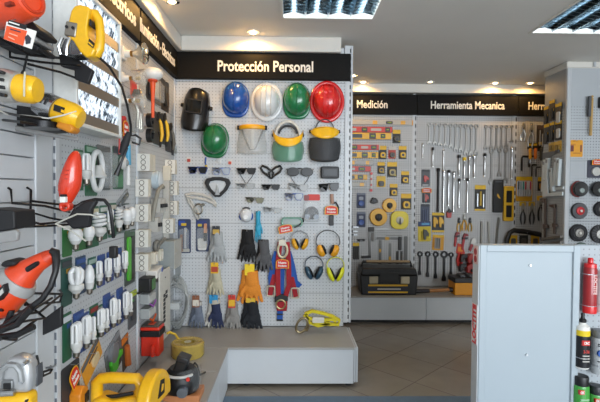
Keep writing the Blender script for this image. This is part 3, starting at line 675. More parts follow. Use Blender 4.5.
# ---- harness
t, W, H = hang('safety_harness', 'red and blue full-body safety harness with metal rings', 'harness', 'back', 284, 281.5, 33, 86, .04)
RW, BW = mt('#a01a26', .75, bump=.3, scale=120), mt('#2456a6', .75, bump=.3, scale=120)
k = 1 / 131
def hp(px, py, y): return ((px - 284) * k, y, -(py - 281.5) * k)
for pts, m, w in (([(277, 252, -.03), (273, 266, -.035), (271, 278, -.03), (272, 288, -.02)], BW, .045), ([(288, 252, -.03), (292, 266, -.035), (295, 282, -.03), (300, 287, -.025)], BW, .045),
                  ([(282, 262, -.02), (281, 290, -.022), (280, 320, -.02)], BW, .045)):
    MB().ribbon([hp(*p) for p in pts], w, .006).go('blue_strap', m, t, bevel=.001)
for pts in ([(280, 242, -.05), (278, 262, -.055), (278, 285, -.05), (279, 300, -.04)], [(287, 242, -.05), (288.5, 262, -.055), (289, 285, -.05), (284, 302, -.04)],
            [(276, 270, -.03), (272, 286, -.035), (270, 296, -.03)], [(290, 272, -.03), (294, 288, -.035), (296, 297, -.03)]):
    MB().ribbon([hp(*p) for p in pts], .037, .006).go('red_strap', RW, t, bevel=.001)
MB().tube([hp(282.5 + 4.6 * math.cos(a), 250 + 7 * math.sin(a), -.066) for a in [2 * PI * i / 24 for i in range(24)]], .009, 8, True).go('ring', mt('#d9cfae', .35, .4), t)
MB().box(-.042, .013, -.075, -.06, .275, .32).go('ring_plate', mt('#d8d2c0', .4), t, bevel=.004)
arch_tag(t, -.012, .14, .098, .07, -.075)
for (px, py) in ((271, 291), (295, 293)):
    c = hp(px, py, -.045)
    MB().tube([(c[0] + x, c[1], c[2] + z) for x, z in rrect(0, 0, .058, .075, .012)], .006, 8, True).go('buckle', mt('#cfc8b4', .35, .4), t)
c = hp(281, 304, -.05); MB().tube([(c[0] + x, c[1], c[2] + z) for x, z in circ(0, 0, .034, .034, 20)], .006, 8, True).go('ring', mt('#c9b98a', .3, .9), t)
MB().prism([( (x - 284) * k, -(y - 281.5) * k) for x, y in ((276, 298), (288, 297), (287, 311), (277, 311))], -.045, -.02).go('shock_pack', RW, t, bevel=.006)
MB().prism([((x - 284) * k, -(y - 281.5) * k) for x, y in ((275, 297), (281, 294), (288, 296), (288, 301), (275, 302))], -.05, -.02).go('black_pad', BLACK, t, bevel=.005)
for px, py in ((280, 315), (280, 321)): MB().box(hp(px, py, 0)[0] - .024, hp(px, py, 0)[0] + .024, -.028, -.012, hp(px, py, 0)[2] - .006, hp(px, py, 0)[2] + .006).go('strap_slider', BLACK, t, bevel=.002)
MB().tube([hp(284, 239, 0), hp(284, 239, -.07), hp(284, 237, -.075)], .003, 6).go('peg_hook', STEEL, t)
# white rope lanyard
t, W, H = hang('rope_lanyard', 'white rope lanyard with a steel hook, left side of the board', 'lanyard', 'back', 201, 207, 34, 30, .02)
def lp(x, y, d=-.02): return ((x - 201) * k, d, -(y - 207) * k)
MB().tube([lp(*p) for p in ((186, 195), (192, 193.5), (202, 195), (211, 198), (216, 204), (216.5, 206.5), (213, 203), (206, 200), (196, 198), (188, 197.5))], .011, 8, True).go('rope', mt('#cbc8c0', .8, bump=.6, scale=200), t)
MB().tube([lp(*p) for p in ((187, 196), (189, 202), (193, 208), (196, 216), (198, 219), (200, 217), (198, 211), (194, 206), (190, 199))], .009, 8).go('rope_tail', mt('#c6c3bb', .8, bump=.6, scale=200), t)
MB().tube([lp(199 + 5 * math.cos(a) * .8, 209 + 5 * math.sin(a), -.035) for a in [2 * PI * i / 18 for i in range(18)]], .006, 8, True).go('snap_hook', mt('#8e8a80', .35, .9), t)
MB().cyl(lp(201, 206, -.035), lp(205, 204, -.035), .012, .009).go('hook_eye', mt('#8e8a80', .35, .9), t)
# blister packs left
def tool_pack(label, px, py, w, h, blocks):
    t, W, H = hang('tool_blister', label, 'blister pack', 'back', px, py, w, h)
    MB().prism(rrect(0, 0, W, H, .012), -.004, -.001).go('card', mt('#36415f', .45), t)
    for nm, fx, fz, fw, fh, c, d in blocks: MB().prism(rrect(fx * W, fz * H, fw * W, fh * H, min(fw * W, fh * H) * .2), -.005 - d, -.004).go(nm, mt(c, .4), t, bevel=.001)
    MB().prism(rrect(0, -.02, W * .8, H * .6, .02), -.036, -.006).go('blister', CLEARB, t, bevel=.006)
tool_pack('slim blue blister pack with a bright tool, left one of two side by side', 184.5, 236, 13, 34, [('printed_panel', -.2, .38, .5, .14, '#2d4ea2', .001), ('yellow_patch', -.05, .34, .4, .08, '#d6b230', .002), ('tool_handle', .1, -.05, .14, .6, '#b4b6ba', .02), ('tool_handle', -.2, -.2, .16, .5, '#8a5a3c', .02), ('label_sticker', 0, -.42, .8, .1, '#b9b7ae', .001)])
tool_pack('dark blister pack with an orange handle and white label, right one of two', 203, 235, 14, 33, [('printed_panel', -.1, .36, .7, .14, '#2b3a78', .001), ('yellow_patch', -.22, .30, .3, .08, '#c6b03a', .002), ('tool_handle', .2, .2, .2, .3, '#c98e6a', .02), ('tool_grip', .2, -.05, .22, .25, '#1a1a1c', .022), ('label_sticker', -.05, -.28, .62, .36, '#d7d6d0', .001)])
# respirator pack
t, W, H = hang('respirator_pack', 'clear bag with a grey half-mask respirator and red header', 'respirator', 'back', 311.5, 208, 17, 28)
MB().prism(rrect(0, 0, W, H, .01), -.003, -.001).go('backing', mt('#b9bcbe', .4), t)
MB().prism(rrect(W * .12, H * .38, W * .74, H * .22, .008), -.006, -.003).go('header', mt('#c8372f', .5), t)
MB().prism(rrect(-W * .3, H * .36, W * .3, H * .2, .008), -.008, -.006).go('printed_panel', mt('#8a4a4a', .5), t)
MB().grid(lambda u, v: (W * .42 * math.cos(PI / 2 * v) * math.cos(2 * PI * u), -.006 - .05 * math.sin(PI / 2 * v), -H * .18 + H * .24 * math.cos(PI / 2 * v) * math.sin(2 * PI * u)), 24, 8, True).go('mask_body', mt('#46484c', .4), t)
for s in (-1, 1): MB().cyl((s * W * .22, -.03, -H * .28), (s * W * .26, -.065, -H * .3), .022, .019).go('filter', mt('#8b95a3', .3), t)
MB().prism(rrect(0, -H * .12, W * .9, H * .7, .02), -.07, -.009).go('bag', CLEARB, t, bevel=.01)
# strap tool with red tag
t, W, H = hang('welding_clamp', 'black strap and frame tool with a red tag, right of the respirator bag', 'tool', 'back', 331.5, 210, 14, 32)
MB().cyl((0, -.02, H * .5), (.004, -.02, H * .2), .012, .014).go('handle', mt('#a98471', .5), t)
MB().tube([(0, -.02, H * .2), (W * .3, -.02, H * .24), (W * .46, -.02, H * .1), (W * .46, -.02, -H * .1), (0, -.02, -H * .12)], .007, 8).go('frame', BLACK, t)
MB().prism(rrect(-.002, -H * .32, .034, H * .32, .005), -.03, -.008).go('grip', BLACK, t, bevel=.003)
arch_tag(t, -.004, 0, .10, .07, -.034)
# yellow lanyard on the plinth
t = thing('shock_lanyard', 'folded yellow webbing lanyard with a big steel hook, lying on the plinth', 'lanyard', (at('back', 321, 320, .15).x, 3.36, PT))
kk = 1 / 134
def yp(px, py, d=0): return ((px - 321) * kk, -.02 + d, (334.8 - py) * kk)
YW = mt('#d9c81c', .7, bump=.3, scale=120)
for pts in ([(305, 316), (312, 313), (322, 315), (332, 318), (339, 322), (338, 326), (330, 326), (320, 325), (312, 324)], [(304, 317), (308, 320), (318, 322), (332, 321), (336, 323)], [(306, 315), (309, 324), (318, 327.5), (330, 324.5)]):
    MB().ribbon([yp(*p) for p in pts], .035, .02, (0, 1, 0)).go('webbing', YW, t, bevel=.001)
MB().prism(rrect((318 - 321) * kk, (334.8 - 321) * kk, .085, .04, .006), -.05, -.044).go('label', mt('#d3d0c6', .5), t)
HK = mt('#9c8f70', .32, .9)
MB().tube([yp(302 + 5.2 * math.cos(a) - 2 * math.sin(a), 326 + 7 * math.sin(a), -.03) for a in [2 * PI * i / 20 for i in range(20)]], .009, 8, True).go('snap_hook', HK, t)
MB().tube([yp(306, 319, -.03), yp(309, 327, -.035), yp(307, 331, -.035), yp(303, 331, -.03)], .008, 8).go('hook_gate', HK, t)
# ------------------------------------------------------------------ far wall: measuring tools
FS = 4.95 / FPX
LV = 'spirit levels on the far wall'
def level(label, px0, px1, py, h, col, wins, endcol=None):
    t, W, H = hang('spirit_level', label, 'spirit level', 'far', (px0 + px1) / 2, py, px1 - px0, h, 0, 0, LV)
    MB().box(-W / 2, W / 2, -.024, -.002, -H / 2, H / 2).go('body', mt(col, .4), t, bevel=.004)
    for fx, fw, c, fh in wins:
        MB().prism(rrect(fx * W, 0, fw * W, H * fh, .006), -.0255, -.024).go('vial_window' if c in ('#17181a', '#23272a') else 'slot', mt(c, .35), t)
        if c == '#17181a': MB().cyl((fx * W - fw * W * .28, -.026, 0), (fx * W + fw * W * .28, -.026, 0), H * .13, seg=10).go('vial', mt('#9bb04a', .2), t)
    if endcol:
        for s in (-1, 1): MB().box(s * W / 2 - .006 if s > 0 else -W / 2 - .006, s * W / 2 + .006 if s > 0 else -W / 2 + .006, -.026, -.001, -H / 2 - .002, H / 2 + .002).go('end_cap', mt(endcol, .4), t, bevel=.002)
    return t
BW_ = '#17181a'
level('long pale aluminium level with yellow end cap, topmost on the far wall', 344, 412, 122.8, 4.6, '#b9b4a8', [(-.05, .07, '#e0a51e', .8), (.16, .1, BW_, .6), (.36, .07, '#e0a51e', .8)], '#e0a02a')
level('longest red level, just under the pale aluminium one', 344, 392, 129.8, 5.6, '#c8301c', [(-.32, .14, '#a9aaa6', .5), (-.08, .12, BW_, .8), (.16, .22, '#b9b2a8', .45), (.4, .1, BW_, .8)])
level('longest yellow level with black grip, under the longest red one', 344, 391, 136.2, 6.4, '#e8b41a', [(-.25, .26, '#23272a', .6), (.1, .14, BW_, .9), (.32, .1, BW_, .7)])
level('medium red level in the second pair of levels', 344, 379, 147.5, 5.3, '#c8301c', [(-.22, .18, BW_, .8), (.08, .2, '#b9b2a8', .45), (.34, .16, BW_, .8)], '#b9b4a8')
level('medium yellow level in the second pair of levels', 344, 378, 155.2, 6, '#e8b41a', [(-.26, .26, '#23272a', .6), (.1, .18, BW_, .9), (.36, .12, BW_, .7)])
level('short grey level with yellow vials below the second yellow level', 344, 373, 162.8, 4.6, '#a9a8a4', [(-.2, .12, '#e0a51e', .8), (.3, .12, '#e0a51e', .8)])
level('shortest red level below the grey one with yellow vials', 344, 370.5, 169, 5.2, '#c8301c', [(-.2, .2, '#a9aaa6', .5), (.16, .26, BW_, .8)])
level('short yellow and black level near the bottom of the levels', 344, 367, 177.2, 5.2, '#d9a521', [(-.2, .3, '#23272a', .7), (.2, .24, BW_, .9)])
level('shortest silver level with a yellow end, lowest of the levels', 344, 366, 184.5, 4.2, '#b3b1aa', [(.3, .2, '#e0a51e', .8)])
TP_ = 'carded tape measures on the far wall'
def tape(label, px, py, w, h, card='#26241f', head='#e8b81c', body='#e9b81c', fz=-.2, fw=.66, hub='#1d1c1a', tagged=False):
    t, W, H = pack('tape_measure_pack', label, 'tape measure', 'far', px, py, w, h, card, head, .3, (), 0, TP_)
    s = min(W * fw, H * .5)
    o = MB().prism(rrect(0, fz * H, s, s, s * .36), -.034, -.004).go('tape_case', mt(body, .4), t, bevel=.004)
    MB().lathe([(.001, -.038), (s * .22, -.038), (s * .26, -.034)], 16, (0, 0, fz * H), 'y').go('hub', mt(hub, .4), o)
    MB().box(s * .3, s * .58, -.024, -.008, fz * H - s * .5, fz * H - s * .36).go('blade_end', mt('#d9c33a', .4), o)
    return t
tape('carded tape beside the ends of the longest red and yellow levels', 396.5, 136.5, 8, 13.5, body='#4a4436')
tape('carded tape beside the medium levels, left of the red pack', 382.5, 152.5, 8, 13.5)
tape('red carded tape between two yellow ones', 392, 152.5, 7.5, 12.5, card='#b03a2a', head='#c9c4ba', body='#5b5046')
tape('carded yellow tape right of the red pack', 402.5, 152.5, 8, 13)
tape('small carded tape with yellow header above the plain yellow card', 381, 168, 7.5, 12, body='#b58f2c')
tape('widest carded tape with clear blister, above the orange reel', 392, 169.5, 10, 15, body='#a59254')
tape('plain yellow carded tape with a dark tape', 381, 181.5, 9, 11, card='#e8b91e', head='#e0b53a', body='#403a2a')
tape('carded yellow tape standing apart on the right of the widest one', 405, 177.5, 8, 12.5)
tape('carded yellow tape directly above the small orange reel', 393.5, 190, 8, 12.5)
tape('largest carded yellow tape above the pale yellow reel', 406, 201.5, 10.5, 16)
# red string-line
t, W, H = hang('line_block', 'slim red and white upright piece right of the shortest red level', 'tool', 'far', 371, 182, 3.4, 20)
MB().box(-.009, .009, -.014, -.002, -H * .46, H * .46).go('strip', mt('#d9cfc8', .5), t, bevel=.002)
for f in (.42, .15, -.15, -.42): MB().prism(circ(0, f * H, .016 if abs(f) > .3 else .011, n=10), -.02, -.004).go('red_block', mt('#c9302a', .4), t)
for i, (py, lb) in enumerate(((200.5, 'upper of two blue blister packs left of the orange reels'), (219.5, 'lower of two blue blister packs left of the orange reels'))):
    pack('plumb_bob_pack', lb, 'blister pack', 'far', 361, py, 9, 15.5, '#2d3450', '#6f7686', .14, [('disc', 0, -.18, .62, .35, '#3c5aa0'), ('bar', 0, .14, .5, .22, '#8e94a0')], 0, 'blue blister packs on the far wall')
t, W, H = hang('chalk_line', 'small black chalk line reel between blue packs and orange reels', 'tool', 'far', 374, 200.5, 8, 6.5)
MB().prism([(-W * .5, -H * .1), (-W * .2, H * .5), (W * .3, H * .3), (W * .5, -H * .3), (0, -H * .5), (-W * .4, -H * .4)], -.035, -.002).go('body', BLACK, t, bevel=.006)
MB().lathe([(.001, -.038), (.016, -.038), (.018, -.035)], 14, (0, 0, 0), 'y').go('crank', DKMET, t)
def reel(label, px, py, d, col, hub, squarish=False):
    t, W, H = hang('measuring_reel', label, 'measuring reel', 'far', px, py, d, d, 0, 0, 'round measuring tape reels')
    if squarish: MB().prism(rrect(0, 0, W * .98, H, W * .34), -.04, -.002).go('case', mt(col, .4), t, bevel=.006)
    else: MB().lathe([(.001, -.002), (W / 2 * .96, -.002), (W / 2, -.01), (W / 2, -.032), (W / 2 * .94, -.04), (.001, -.04)], 36, axis='y').go('case', mt(col, .38), t)
    MB().lathe([(.001, -.05), (W * .16, -.05), (W * .2, -.045), (W * .21, -.04)], 24, axis='y').go('hub', mt(hub, .4), t)
    MB().prism(rrect(0, -W * .06 if squarish else 0, W * .07, W * .34, .006), -.06, -.05).go('crank', BLACK, t, bevel=.002)
    MB().cyl((0, -.058, -W * .18), (0, -.085, -W * .18), .008).go('crank_knob', DKMET, t)
reel('small orange-yellow measuring reel, upper of the three', 389, 205.3, 14, '#efb422', '#262420')
reel('large orange-yellow measuring reel, left of the pale yellow one', 378, 217, 17.5, '#ebb01f', '#262420')
reel('pale yellow squarish measuring reel with white hub', 399, 220, 18, '#ead52a', '#d8d4c4', True)
def square(label, pts_blade, pts_handle, mb='#6d6c69', mh='#242322', patch=None):
    px = sum(p[0] for p in pts_blade) / len(pts_blade); py = sum(p[1] for p in pts_blade) / len(pts_blade)
    t = thing('try_square', label, 'square', at('far', px, py), 0, 0, 'squares and rules on the far wall')
    f = lambda P: [((x - px) * FS, -(y - py) * FS) for x, y in P]
    MB().prism(f(pts_blade), -.008, -.002).go('blade', mt(mb, .35, .6), t, bevel=.001)
    if pts_handle: MB().prism(f(pts_handle), -.022, -.001).go('stock', mt(mh, .45), t, bevel=.003)
    if patch: MB().prism(f(patch), -.0095, -.008).go('yellow_sticker', mt('#dda421', .5), t)
    return t
R_ = lambda x0, y0, x1, y1: [(x0, y0), (x1, y0), (x1, y1), (x0, y1)]
square('dark angle square with a slightly slanted blade, leftmost of the squares', [(367.5, 232), (369.6, 231.5), (371.4, 257), (368.8, 257.5)], [(361, 256), (370.8, 255.5), (371, 257.8), (361.2, 258.3)])
square('large try square with horizontal blade and black stock hanging at right', R_(376.5, 237.2, 399, 239.6), R_(398.2, 236.5, 401.6, 250), patch=R_(385, 237, 389, 239.8))
square('thick double steel rule at the right end of the squares', R_(403.8, 236, 407.4, 264), None, '#595856')
square('steel blade with yellow mark, left of the two upright blades over the toolbox', R_(378.6, 240, 381.4, 264), None, '#6a6966', patch=R_(379, 249, 381, 252))
square('shorter steel blade with yellow mark, right of the two upright blades', R_(388.5, 243, 391, 264), None, '#74736f', patch=R_(388.7, 256.5, 390.8, 260))
square('dark short blade at the left of the pair beside the thick rule', R_(396, 251, 398.6, 264), None, '#3b3a38')
square('dark short blade at the right of the pair beside the thick rule', R_(400.2, 251, 402.4, 264), None, '#3b3a38')
square('thin steel ruler lying level above the big try square', R_(386, 234.5, 402, 236), R_(371.5, 232.5, 374, 241), '#85837e', '#85837e')
square('thin steel caliper below the orange reels', R_(368, 228, 389, 230), R_(368, 227, 374, 231.5), '#a3a29e', '#34332f')
for i, (py, lb) in enumerate(((227, 'uppermost tiny grey gauge left of the slanted square'), (231.2, 'middle tiny grey gauge left of the slanted square'), (234.8, 'lowest tiny grey gauge left of the slanted square'))):
    t, W, H = hang('feeler_gauge', lb, 'gauge', 'far', 354.5, py, 8 - i, 1.6, 0, 3, 'tiny gauges on the far wall')
    MB().box(-W / 2, W * .5, -.008, -.002, -H * .3, H * .3).go('blade', STEEL, t); MB().box(-W / 2, -W * .2, -.012, -.001, -H * .5, H * .5).go('grip', DKGREY, t, bevel=.002)
t, W, H = hang('line_level', 'small black bar above the upright black pack, lower left of the far wall', 'tool', 'far', 361, 240, 7.5, 2.2, 0, -2)
MB().prism(rrect(0, 0, W, H, .006), -.02, -.001).go('body', BLACK, t, bevel=.003); MB().prism(rrect(0, 0, W * .3, H * .5, .004), -.022, -.02).go('window', GREY, t)
pack('marker_pack', 'black pack with yellow header behind the toolbox, lower left of the far wall', 'pack', 'far', 356, 251, 6.5, 17, '#2c2b29', '#e6bc1c', .2, [('rod', -.22, -.1, .14, .6, '#56544f'), ('rod', .05, -.1, .14, .6, '#4a4843'), ('rod', .3, -.1, .14, .6, '#56544f')])
# ------------------------------------------------------------------ far wall: wrenches
WR = mt('#94938f', .38, .7)
def wrench_proto(L, w=.03, label='', grp=None, loc=(0, 0, 0), mat=None, r=None):
    t = thing('combination_wrench', label, 'wrench', loc, 0, 0, grp)
    r = r or w * .8; m = mat or WR
    MB().prism([(-w * .28, L / 2 - r), (w * .28, L / 2 - r), (w * .22, 0), (w * .32, -L / 2 + r), (-w * .32, -L / 2 + r), (-w * .22, 0)], -.014, -.004).go('shank', m, t, bevel=.002)
    MB().ring(circ(0, L / 2 - r, r, n=18), circ(0, L / 2 - r, r * .5, n=18), -.018, -.002).go('ring_end', m, t, bevel=.002)
    c = -L / 2 + r
    MB().prism([(r * math.sin(a), c + r * math.cos(a)) for a in [PI * i / 12 - PI * .35 for i in range(13)]][::-1] + [], -.0, 0) if False else None
    P = [(r * 1.05 * math.cos(a), c + r * 1.05 * math.sin(a)) for a in [math.radians(-55 + i * 290 / 14) for i in range(15)]]
    P = [(r * 1.05 * math.cos(a), c + r * 1.05 * math.sin(a)) for a in [math.radians(-60 + i * 300 / 16) for i in range(17)]]
    Q = [(-r * .5, c - r * .9), (-r * .48, c + r * .05), (r * .48, c + r * .05), (r * .5, c - r * .9)]
    MB().prism(P + Q, -.018, -.002).go('open_jaw', m, t, bevel=.0015)
    return t
G1 = 'combination wrenches in the left row'
X1 = [429, 434.5, 439.5, 445, 450.3, 455.3, 460.4, 465.5, 470.7, 476]; B1 = [145, 145.5, 146.5, 147.5, 149, 152, 153, 156, 156.5, 155.5]
pr = None
for i, (x, b) in enumerate(zip(X1, B1)):
    top = 122.8 + i * .12; L = (b - top) * FS; loc = at('far', x, (top + b) / 2)
    lb = ORD[i] + ' chrome wrench from the left in the long row under the Herramienta Mecanica sign'
    if pr is None: pr = wrench_proto(L, .026, lb, G1, loc); L0 = L
    else: dup(pr, loc, lb, (1 + .012 * i, 1, L / L0))
G2 = 'combination wrenches in the right row'
X2 = [485.5, 490.8, 496, 501, 506, 511.3]; B2 = [150, 150, 150.5, 149, 148, 143]
for i, (x, b) in enumerate(zip(X2, B2)):
    top = 124.6 + i * .1; L = (b - top) * FS; loc = at('far', x, (top + b) / 2)
    o = dup(pr, loc, ORD[i] + ' chrome wrench from the left in the right hand row, after the gap', (.95, 1, L / L0)); o['group'] = G2
G3 = 'large chrome wrenches lower on the far wall'
for x, tp, b, sc, lb in ((491, 148, 185, 1.25, 'long chrome wrench with open jaw down, left of the black case'), (505, 147, 184, 1.25, 'long chrome wrench over the yellow case'), (499, 148, 177, 1.05, 'chrome wrench between the two long ones below the right row')):
    o = dup(pr, at('far', x, (tp + b) / 2), lb, (sc, 1, (b - tp) * FS / L0)); o['group'] = G3
CH2 = mt('#d5d6d6', .2, .95)
def bar(label, x, t0, t1, w, mat, head=None, collar=True):
    t, W, H = hang('extension_bar', label, 'bar', 'far', x, (t0 + t1) / 2, w, t1 - t0, 0, 0, 'socket bars on the far wall')
    r = W / 2
    MB().lathe([(r * .7, -H / 2), (r * .75, -H / 2 + .012), (r * .62, -H / 2 + .02), (r * .62, H * .3), (r * .75, H * .32), (r * .75, H / 2 - .03)], 14, (0, -.022, 0)).go('shaft', mat, t)
    MB().lathe([(r * 1.0, H / 2 - .035), (r * 1.15, H / 2 - .03), (r * 1.15, H / 2 - .006), (r * .9, H / 2)], 14, (0, -.022, 0)).go('head', head or mat, t)
    MB().cyl((0, 0, H / 2 - .02), (0, -.03, H / 2 - .02), .003, seg=8).go('peg_hook', STEEL, t)
for a in ((422.3, 143.5, 158, 1.5, CH2, None, 'thin short bar left of the wrench row'), (432.3, 147.5, 167, 2.3, CH2, DKMET, 'chrome bar below the first wrenches'), (443, 150, 170, 1.7, CH2, None, 'thin chrome bar below the fourth wrench'),
          (458.4, 155, 176, 3.0, CH2, DKMET, 'chrome bar, first of the four under the wrench row end'), (463.7, 157.5, 180, 3.0, CH2, YEL2, 'chrome bar with yellow collar, second of the four'), (468.7, 156, 180, 2.8, CH2, None, 'chrome bar, third of the four under the wrench row end'), (473.6, 155, 178, 2.8, CH2, None, 'chrome bar, last of the four under the wrench row end'),
          (484, 153.5, 176.5, 2.8, CH2, BLACK, 'chrome ratchet with black top in the gap between the wrench rows'), (511, 147, 179, 3.4, CH2, None, 'bright chrome bar beside the slotted upright'),
          (437.5, 168, 212, 3.0, BLACK, RUB, 'long all-black breaker bar'), (443, 169.5, 213, 2.8, CH2, None, 'long chrome bar right of the all-black one'), (448, 170, 206, 2.8, CH2, BLACK, 'chrome bar with a fat black head'), (453, 171.5, 212, 2.8, CH2, None, 'long chrome bar right of the black-headed one'), (458.4, 178.5, 208, 2.4, CH2, DKMET, 'slim chrome bar hanging under the first of the four'), (466.6, 178, 213, 2.4, CH2, DKMET, 'slim chrome bar left of the socket set pack')):
    bar(a[6], *a[:3], a[3], a[4], a[5])
pack('pipe_cutter_pack', 'dark pack with a red tool, topmost beside the long black bar', 'blister pack', 'far', 425.5, 178, 8.5, 17, '#4a4a4e', '#26262a', .12, [('gun', .05, -.05, .6, .4, '#b8352e'), ('flat', 0, -.42, .7, .1, '#9a9a9a')])
t, W, H = pack('cutter_pack', 'pack with red arched tag, second in the column beside the black bar', 'blister pack', 'far', 426, 196, 8, 13.5, '#35353b', None, .2, [('gun', .05, -.15, .5, .6, '#b3423a'), ('rod', -.2, -.1, .16, .6, '#8c8c8c')])
arch_tag(t, 0, H * .42, .108, .052, -.026)
pack('drill_bit_pack', 'dark blue pack, third in the column beside the black bar', 'blister pack', 'far', 425, 213, 9, 18, '#3a4258', '#2a2c36', .14, [('rod', -.2, -.1, .1, .6, '#6a7490'), ('rod', 0, -.1, .1, .6, '#5a6488'), ('rod', .2, -.1, .1, .6, '#6a7490')])
pack('riveter_pack', 'yellow pack with blue header and a black tool, lowest of the column', 'blister pack', 'far', 424.3, 231.5, 13, 20, '#d8be28', '#223a6a', .24, [('flat', .1, .38, .6, .1, '#4a9ac9'), ('gun', .1, -.15, .45, .55, '#3a3a30'), ('rod', -.2, -.2, .08, .45, '#b09a28')], -2)
pack('glue_gun_pack', 'yellow-bordered pack holding two yellow gun-shaped tools', 'blister pack', 'far', 438, 222.5, 12.5, 20, '#2b2a26', '#e6bc1c', .14, [('gun', -.22, .02, .4, .55, '#e3ac1c'), ('gun', .24, .02, .4, .55, '#e3ac1c'), ('flat', 0, -.44, .98, .1, '#e6bc1c')])
pack('hex_key_pack', 'orange and grey hex key set below the two gun-shaped tools', 'blister pack', 'far', 438, 242.5, 11.5, 15.5, '#d99a20', '#e6bc1c', .12, [('flat', -.05, -.05, .5, .7, '#8b8780'), ('rod', -.38, 0, .06, .6, '#c98a1c'), ('rod', -.1, 0, .06, .6, '#5a5854'), ('rod', .1, 0, .06, .6, '#5a5854')], 3)
t, W, H = hang('spring_clamp', 'small red and black clamp below the chrome bars', 'clamp', 'far', 448.5, 213, 5.5, 9.5)
MB().prism([(-W * .4, -H * .5), (W * .4, -H * .5), (W * .45, H * .1), (W * .1, H * .3), (-W * .45, H * .1)], -.03, -.002).go('body', mt('#b8322c', .4), t, bevel=.004); MB().prism([(-W * .4, H * .1), (0, H * .5), (W * .45, H * .15), (W * .1, 0)], -.035, -.004).go('jaw', BLACK, t, bevel=.003)
pack('socket_set_pack', 'yellow-edged pack with chrome sockets, left of the black case', 'blister pack', 'far', 480, 198, 11, 26, '#2b2924', '#e2b61e', .16, [('rod', -.26, -.08, .2, .5, STEEL), ('rod', .02, -.02, .2, .55, '#c9a53a'), ('rod', .28, -.1, .16, .5, STEEL), ('flat', 0, -.46, .98, .07, '#e2b61e')])
t, W, H = hang('tool_case', 'slim black case with a yellow mark, left of the yellow case', 'case', 'far', 497, 196, 9.5, 33)
MB().prism(rrect(0, 0, W, H, .01), -.04, -.001).go('body', BLACK, t, bevel=.004); MB().prism(rrect(0, -.01, W * .6, H * .8, .008), -.042, -.04).go('lid', mt('#262522', .35), t)
MB().prism([(-W * .2, H * .02), (-W * .1, H * .08), (W * .2, -H * .08), (0, -H * .06)], -.044, -.042).go('yellow_mark', mt('#dba61f', .5), t); MB().prism(rrect(0, H * .44, W * .7, H * .05, .004), -.043, -.04).go('top_label', DKGREY, t)
t, W, H = hang('tool_case', 'slim yellow case with two black windows beside the slotted upright', 'case', 'far', 507.3, 203.5, 10, 35)
MB().prism(rrect(0, 0, W, H, .014), -.04, -.001).go('body', mt('#e0ae1e', .4), t, bevel=.004)
for f in (.2, -.22): MB().prism(rrect(0, f * H, W * .55, H * .34, .006), -.042, -.04).go('window', mt('#1e1d1a', .3), t)
MB().ring(rrect(0, H * .45, W * .4, H * .05, .008), rrect(0, H * .45, W * .28, H * .025, .005), -.046, -.040).go('handle', mt('#c9a040', .4), t)
def plier(label, px, py, w, h, grip, mat=None, grp='pliers on the far wall', tilt=0, name='pliers', head=None, plane='far'):
    t, W, H = hang(name, label, 'pliers', plane, px, py, w, h, 0, tilt, grp)
    m = mat or mt('#77756f', .35, .8)
    MB().prism([(-W * .18, H * .5), (W * .18, H * .5), (W * .32, H * .22), (W * .22, H * .1), (-W * .22, H * .1), (-W * .32, H * .22)], -.02, -.006).go('jaws', m, t, bevel=.003)
    MB().cyl((0, -.024, H * .16), (0, -.004, H * .16), W * .13, seg=12).go('pivot', DKMET, t)
    for s in (-1, 1): MB().tube([(s * W * .06, -.013, H * .14), (s * W * .36, -.014, -H * .08), (s * W * .4, -.014, -H * .28), (s * W * .26, -.014, -H * .5)], [W * .1, W * .13, W * .14, W * .11], 8).go('handle', mt(grip, .45) if isinstance(grip, str) else grip, t)
    if head: MB().prism(rrect(0, H * .46, W * 1.15, H * .2, .004), -.004, -.001).go('header_card', mt(head, .5), t)
    MB().cyl((0, 0, H * .3), (0, -.03, H * .3), .0025, seg=6).go('peg_hook', STEEL, t)
    return t
plier('small yellow and black pliers, left one of three', 458.7, 224.5, 4.6, 14, '#d1a320', BLACK)
plier('small yellow-handled pliers, middle and tallest of three', 464, 222, 5, 17, '#e3aa1c')
plier('small yellow and black pliers, right one of three', 469.6, 224.5, 4.6, 14, '#c29a22', BLACK)
def pipe_wrench(label, px, py, h, tilt):
    t, W, H = hang('pipe_wrench', label, 'pipe wrench', 'far', px, py, 6, h, 0, tilt, 'red pipe wrenches')
    m = mt('#b3262a', .4)
    MB().prism([(-W * .16, -H * .5), (W * .16, -H * .5), (W * .2, H * .1), (W * .25, H * .3), (-W * .2, H * .3), (-W * .2, H * .1)], -.022, -.004).go('handle', m, t, bevel=.004)
    MB().prism([(-W * .25, H * .22), (W * .1, H * .22), (W * .12, H * .32), (W * .6, H * .36), (W * .55, H * .48), (-W * .1, H * .5)], -.028, -.004).go('hook_jaw', mt('#8c2226', .4), t, bevel=.003)
    MB().prism([(W * .12, H * .16), (W * .62, H * .2), (W * .6, H * .3), (W * .12, H * .28)], -.026, -.006).go('fixed_jaw', DKMET, t, bevel=.002)
    MB().cyl((-W * .3, -.015, H * .2), (W * .3, -.015, H * .2), .011, seg=10).go('knurled_nut', DKMET, t)
pipe_wrench('smaller red pipe wrench, left of two', 455.3, 239, 15, 6)
pipe_wrench('bigger red pipe wrench, right of two', 463, 241.5, 17, 8)
t, W, H = hang('bolt_cutter', 'red handled cutter with an orange and red card, over the red vises', 'tool', 'far', 459.5, 255, 10, 24, 0, 4)
MB().prism([(-W * .4, H * .1), (-W * .3, H * .5), (W * .2, H * .45), (W * .5, H * .1), (W * .2, -.02), (-W * .1, 0)], -.012, -.002).go('card', mt('#c8341f', .5), t); MB().prism(rrect(0, H * .25, W * .5, H * .2, .006), -.0145, -.012).go('printed_panel', mt('#e28a24', .5), t)
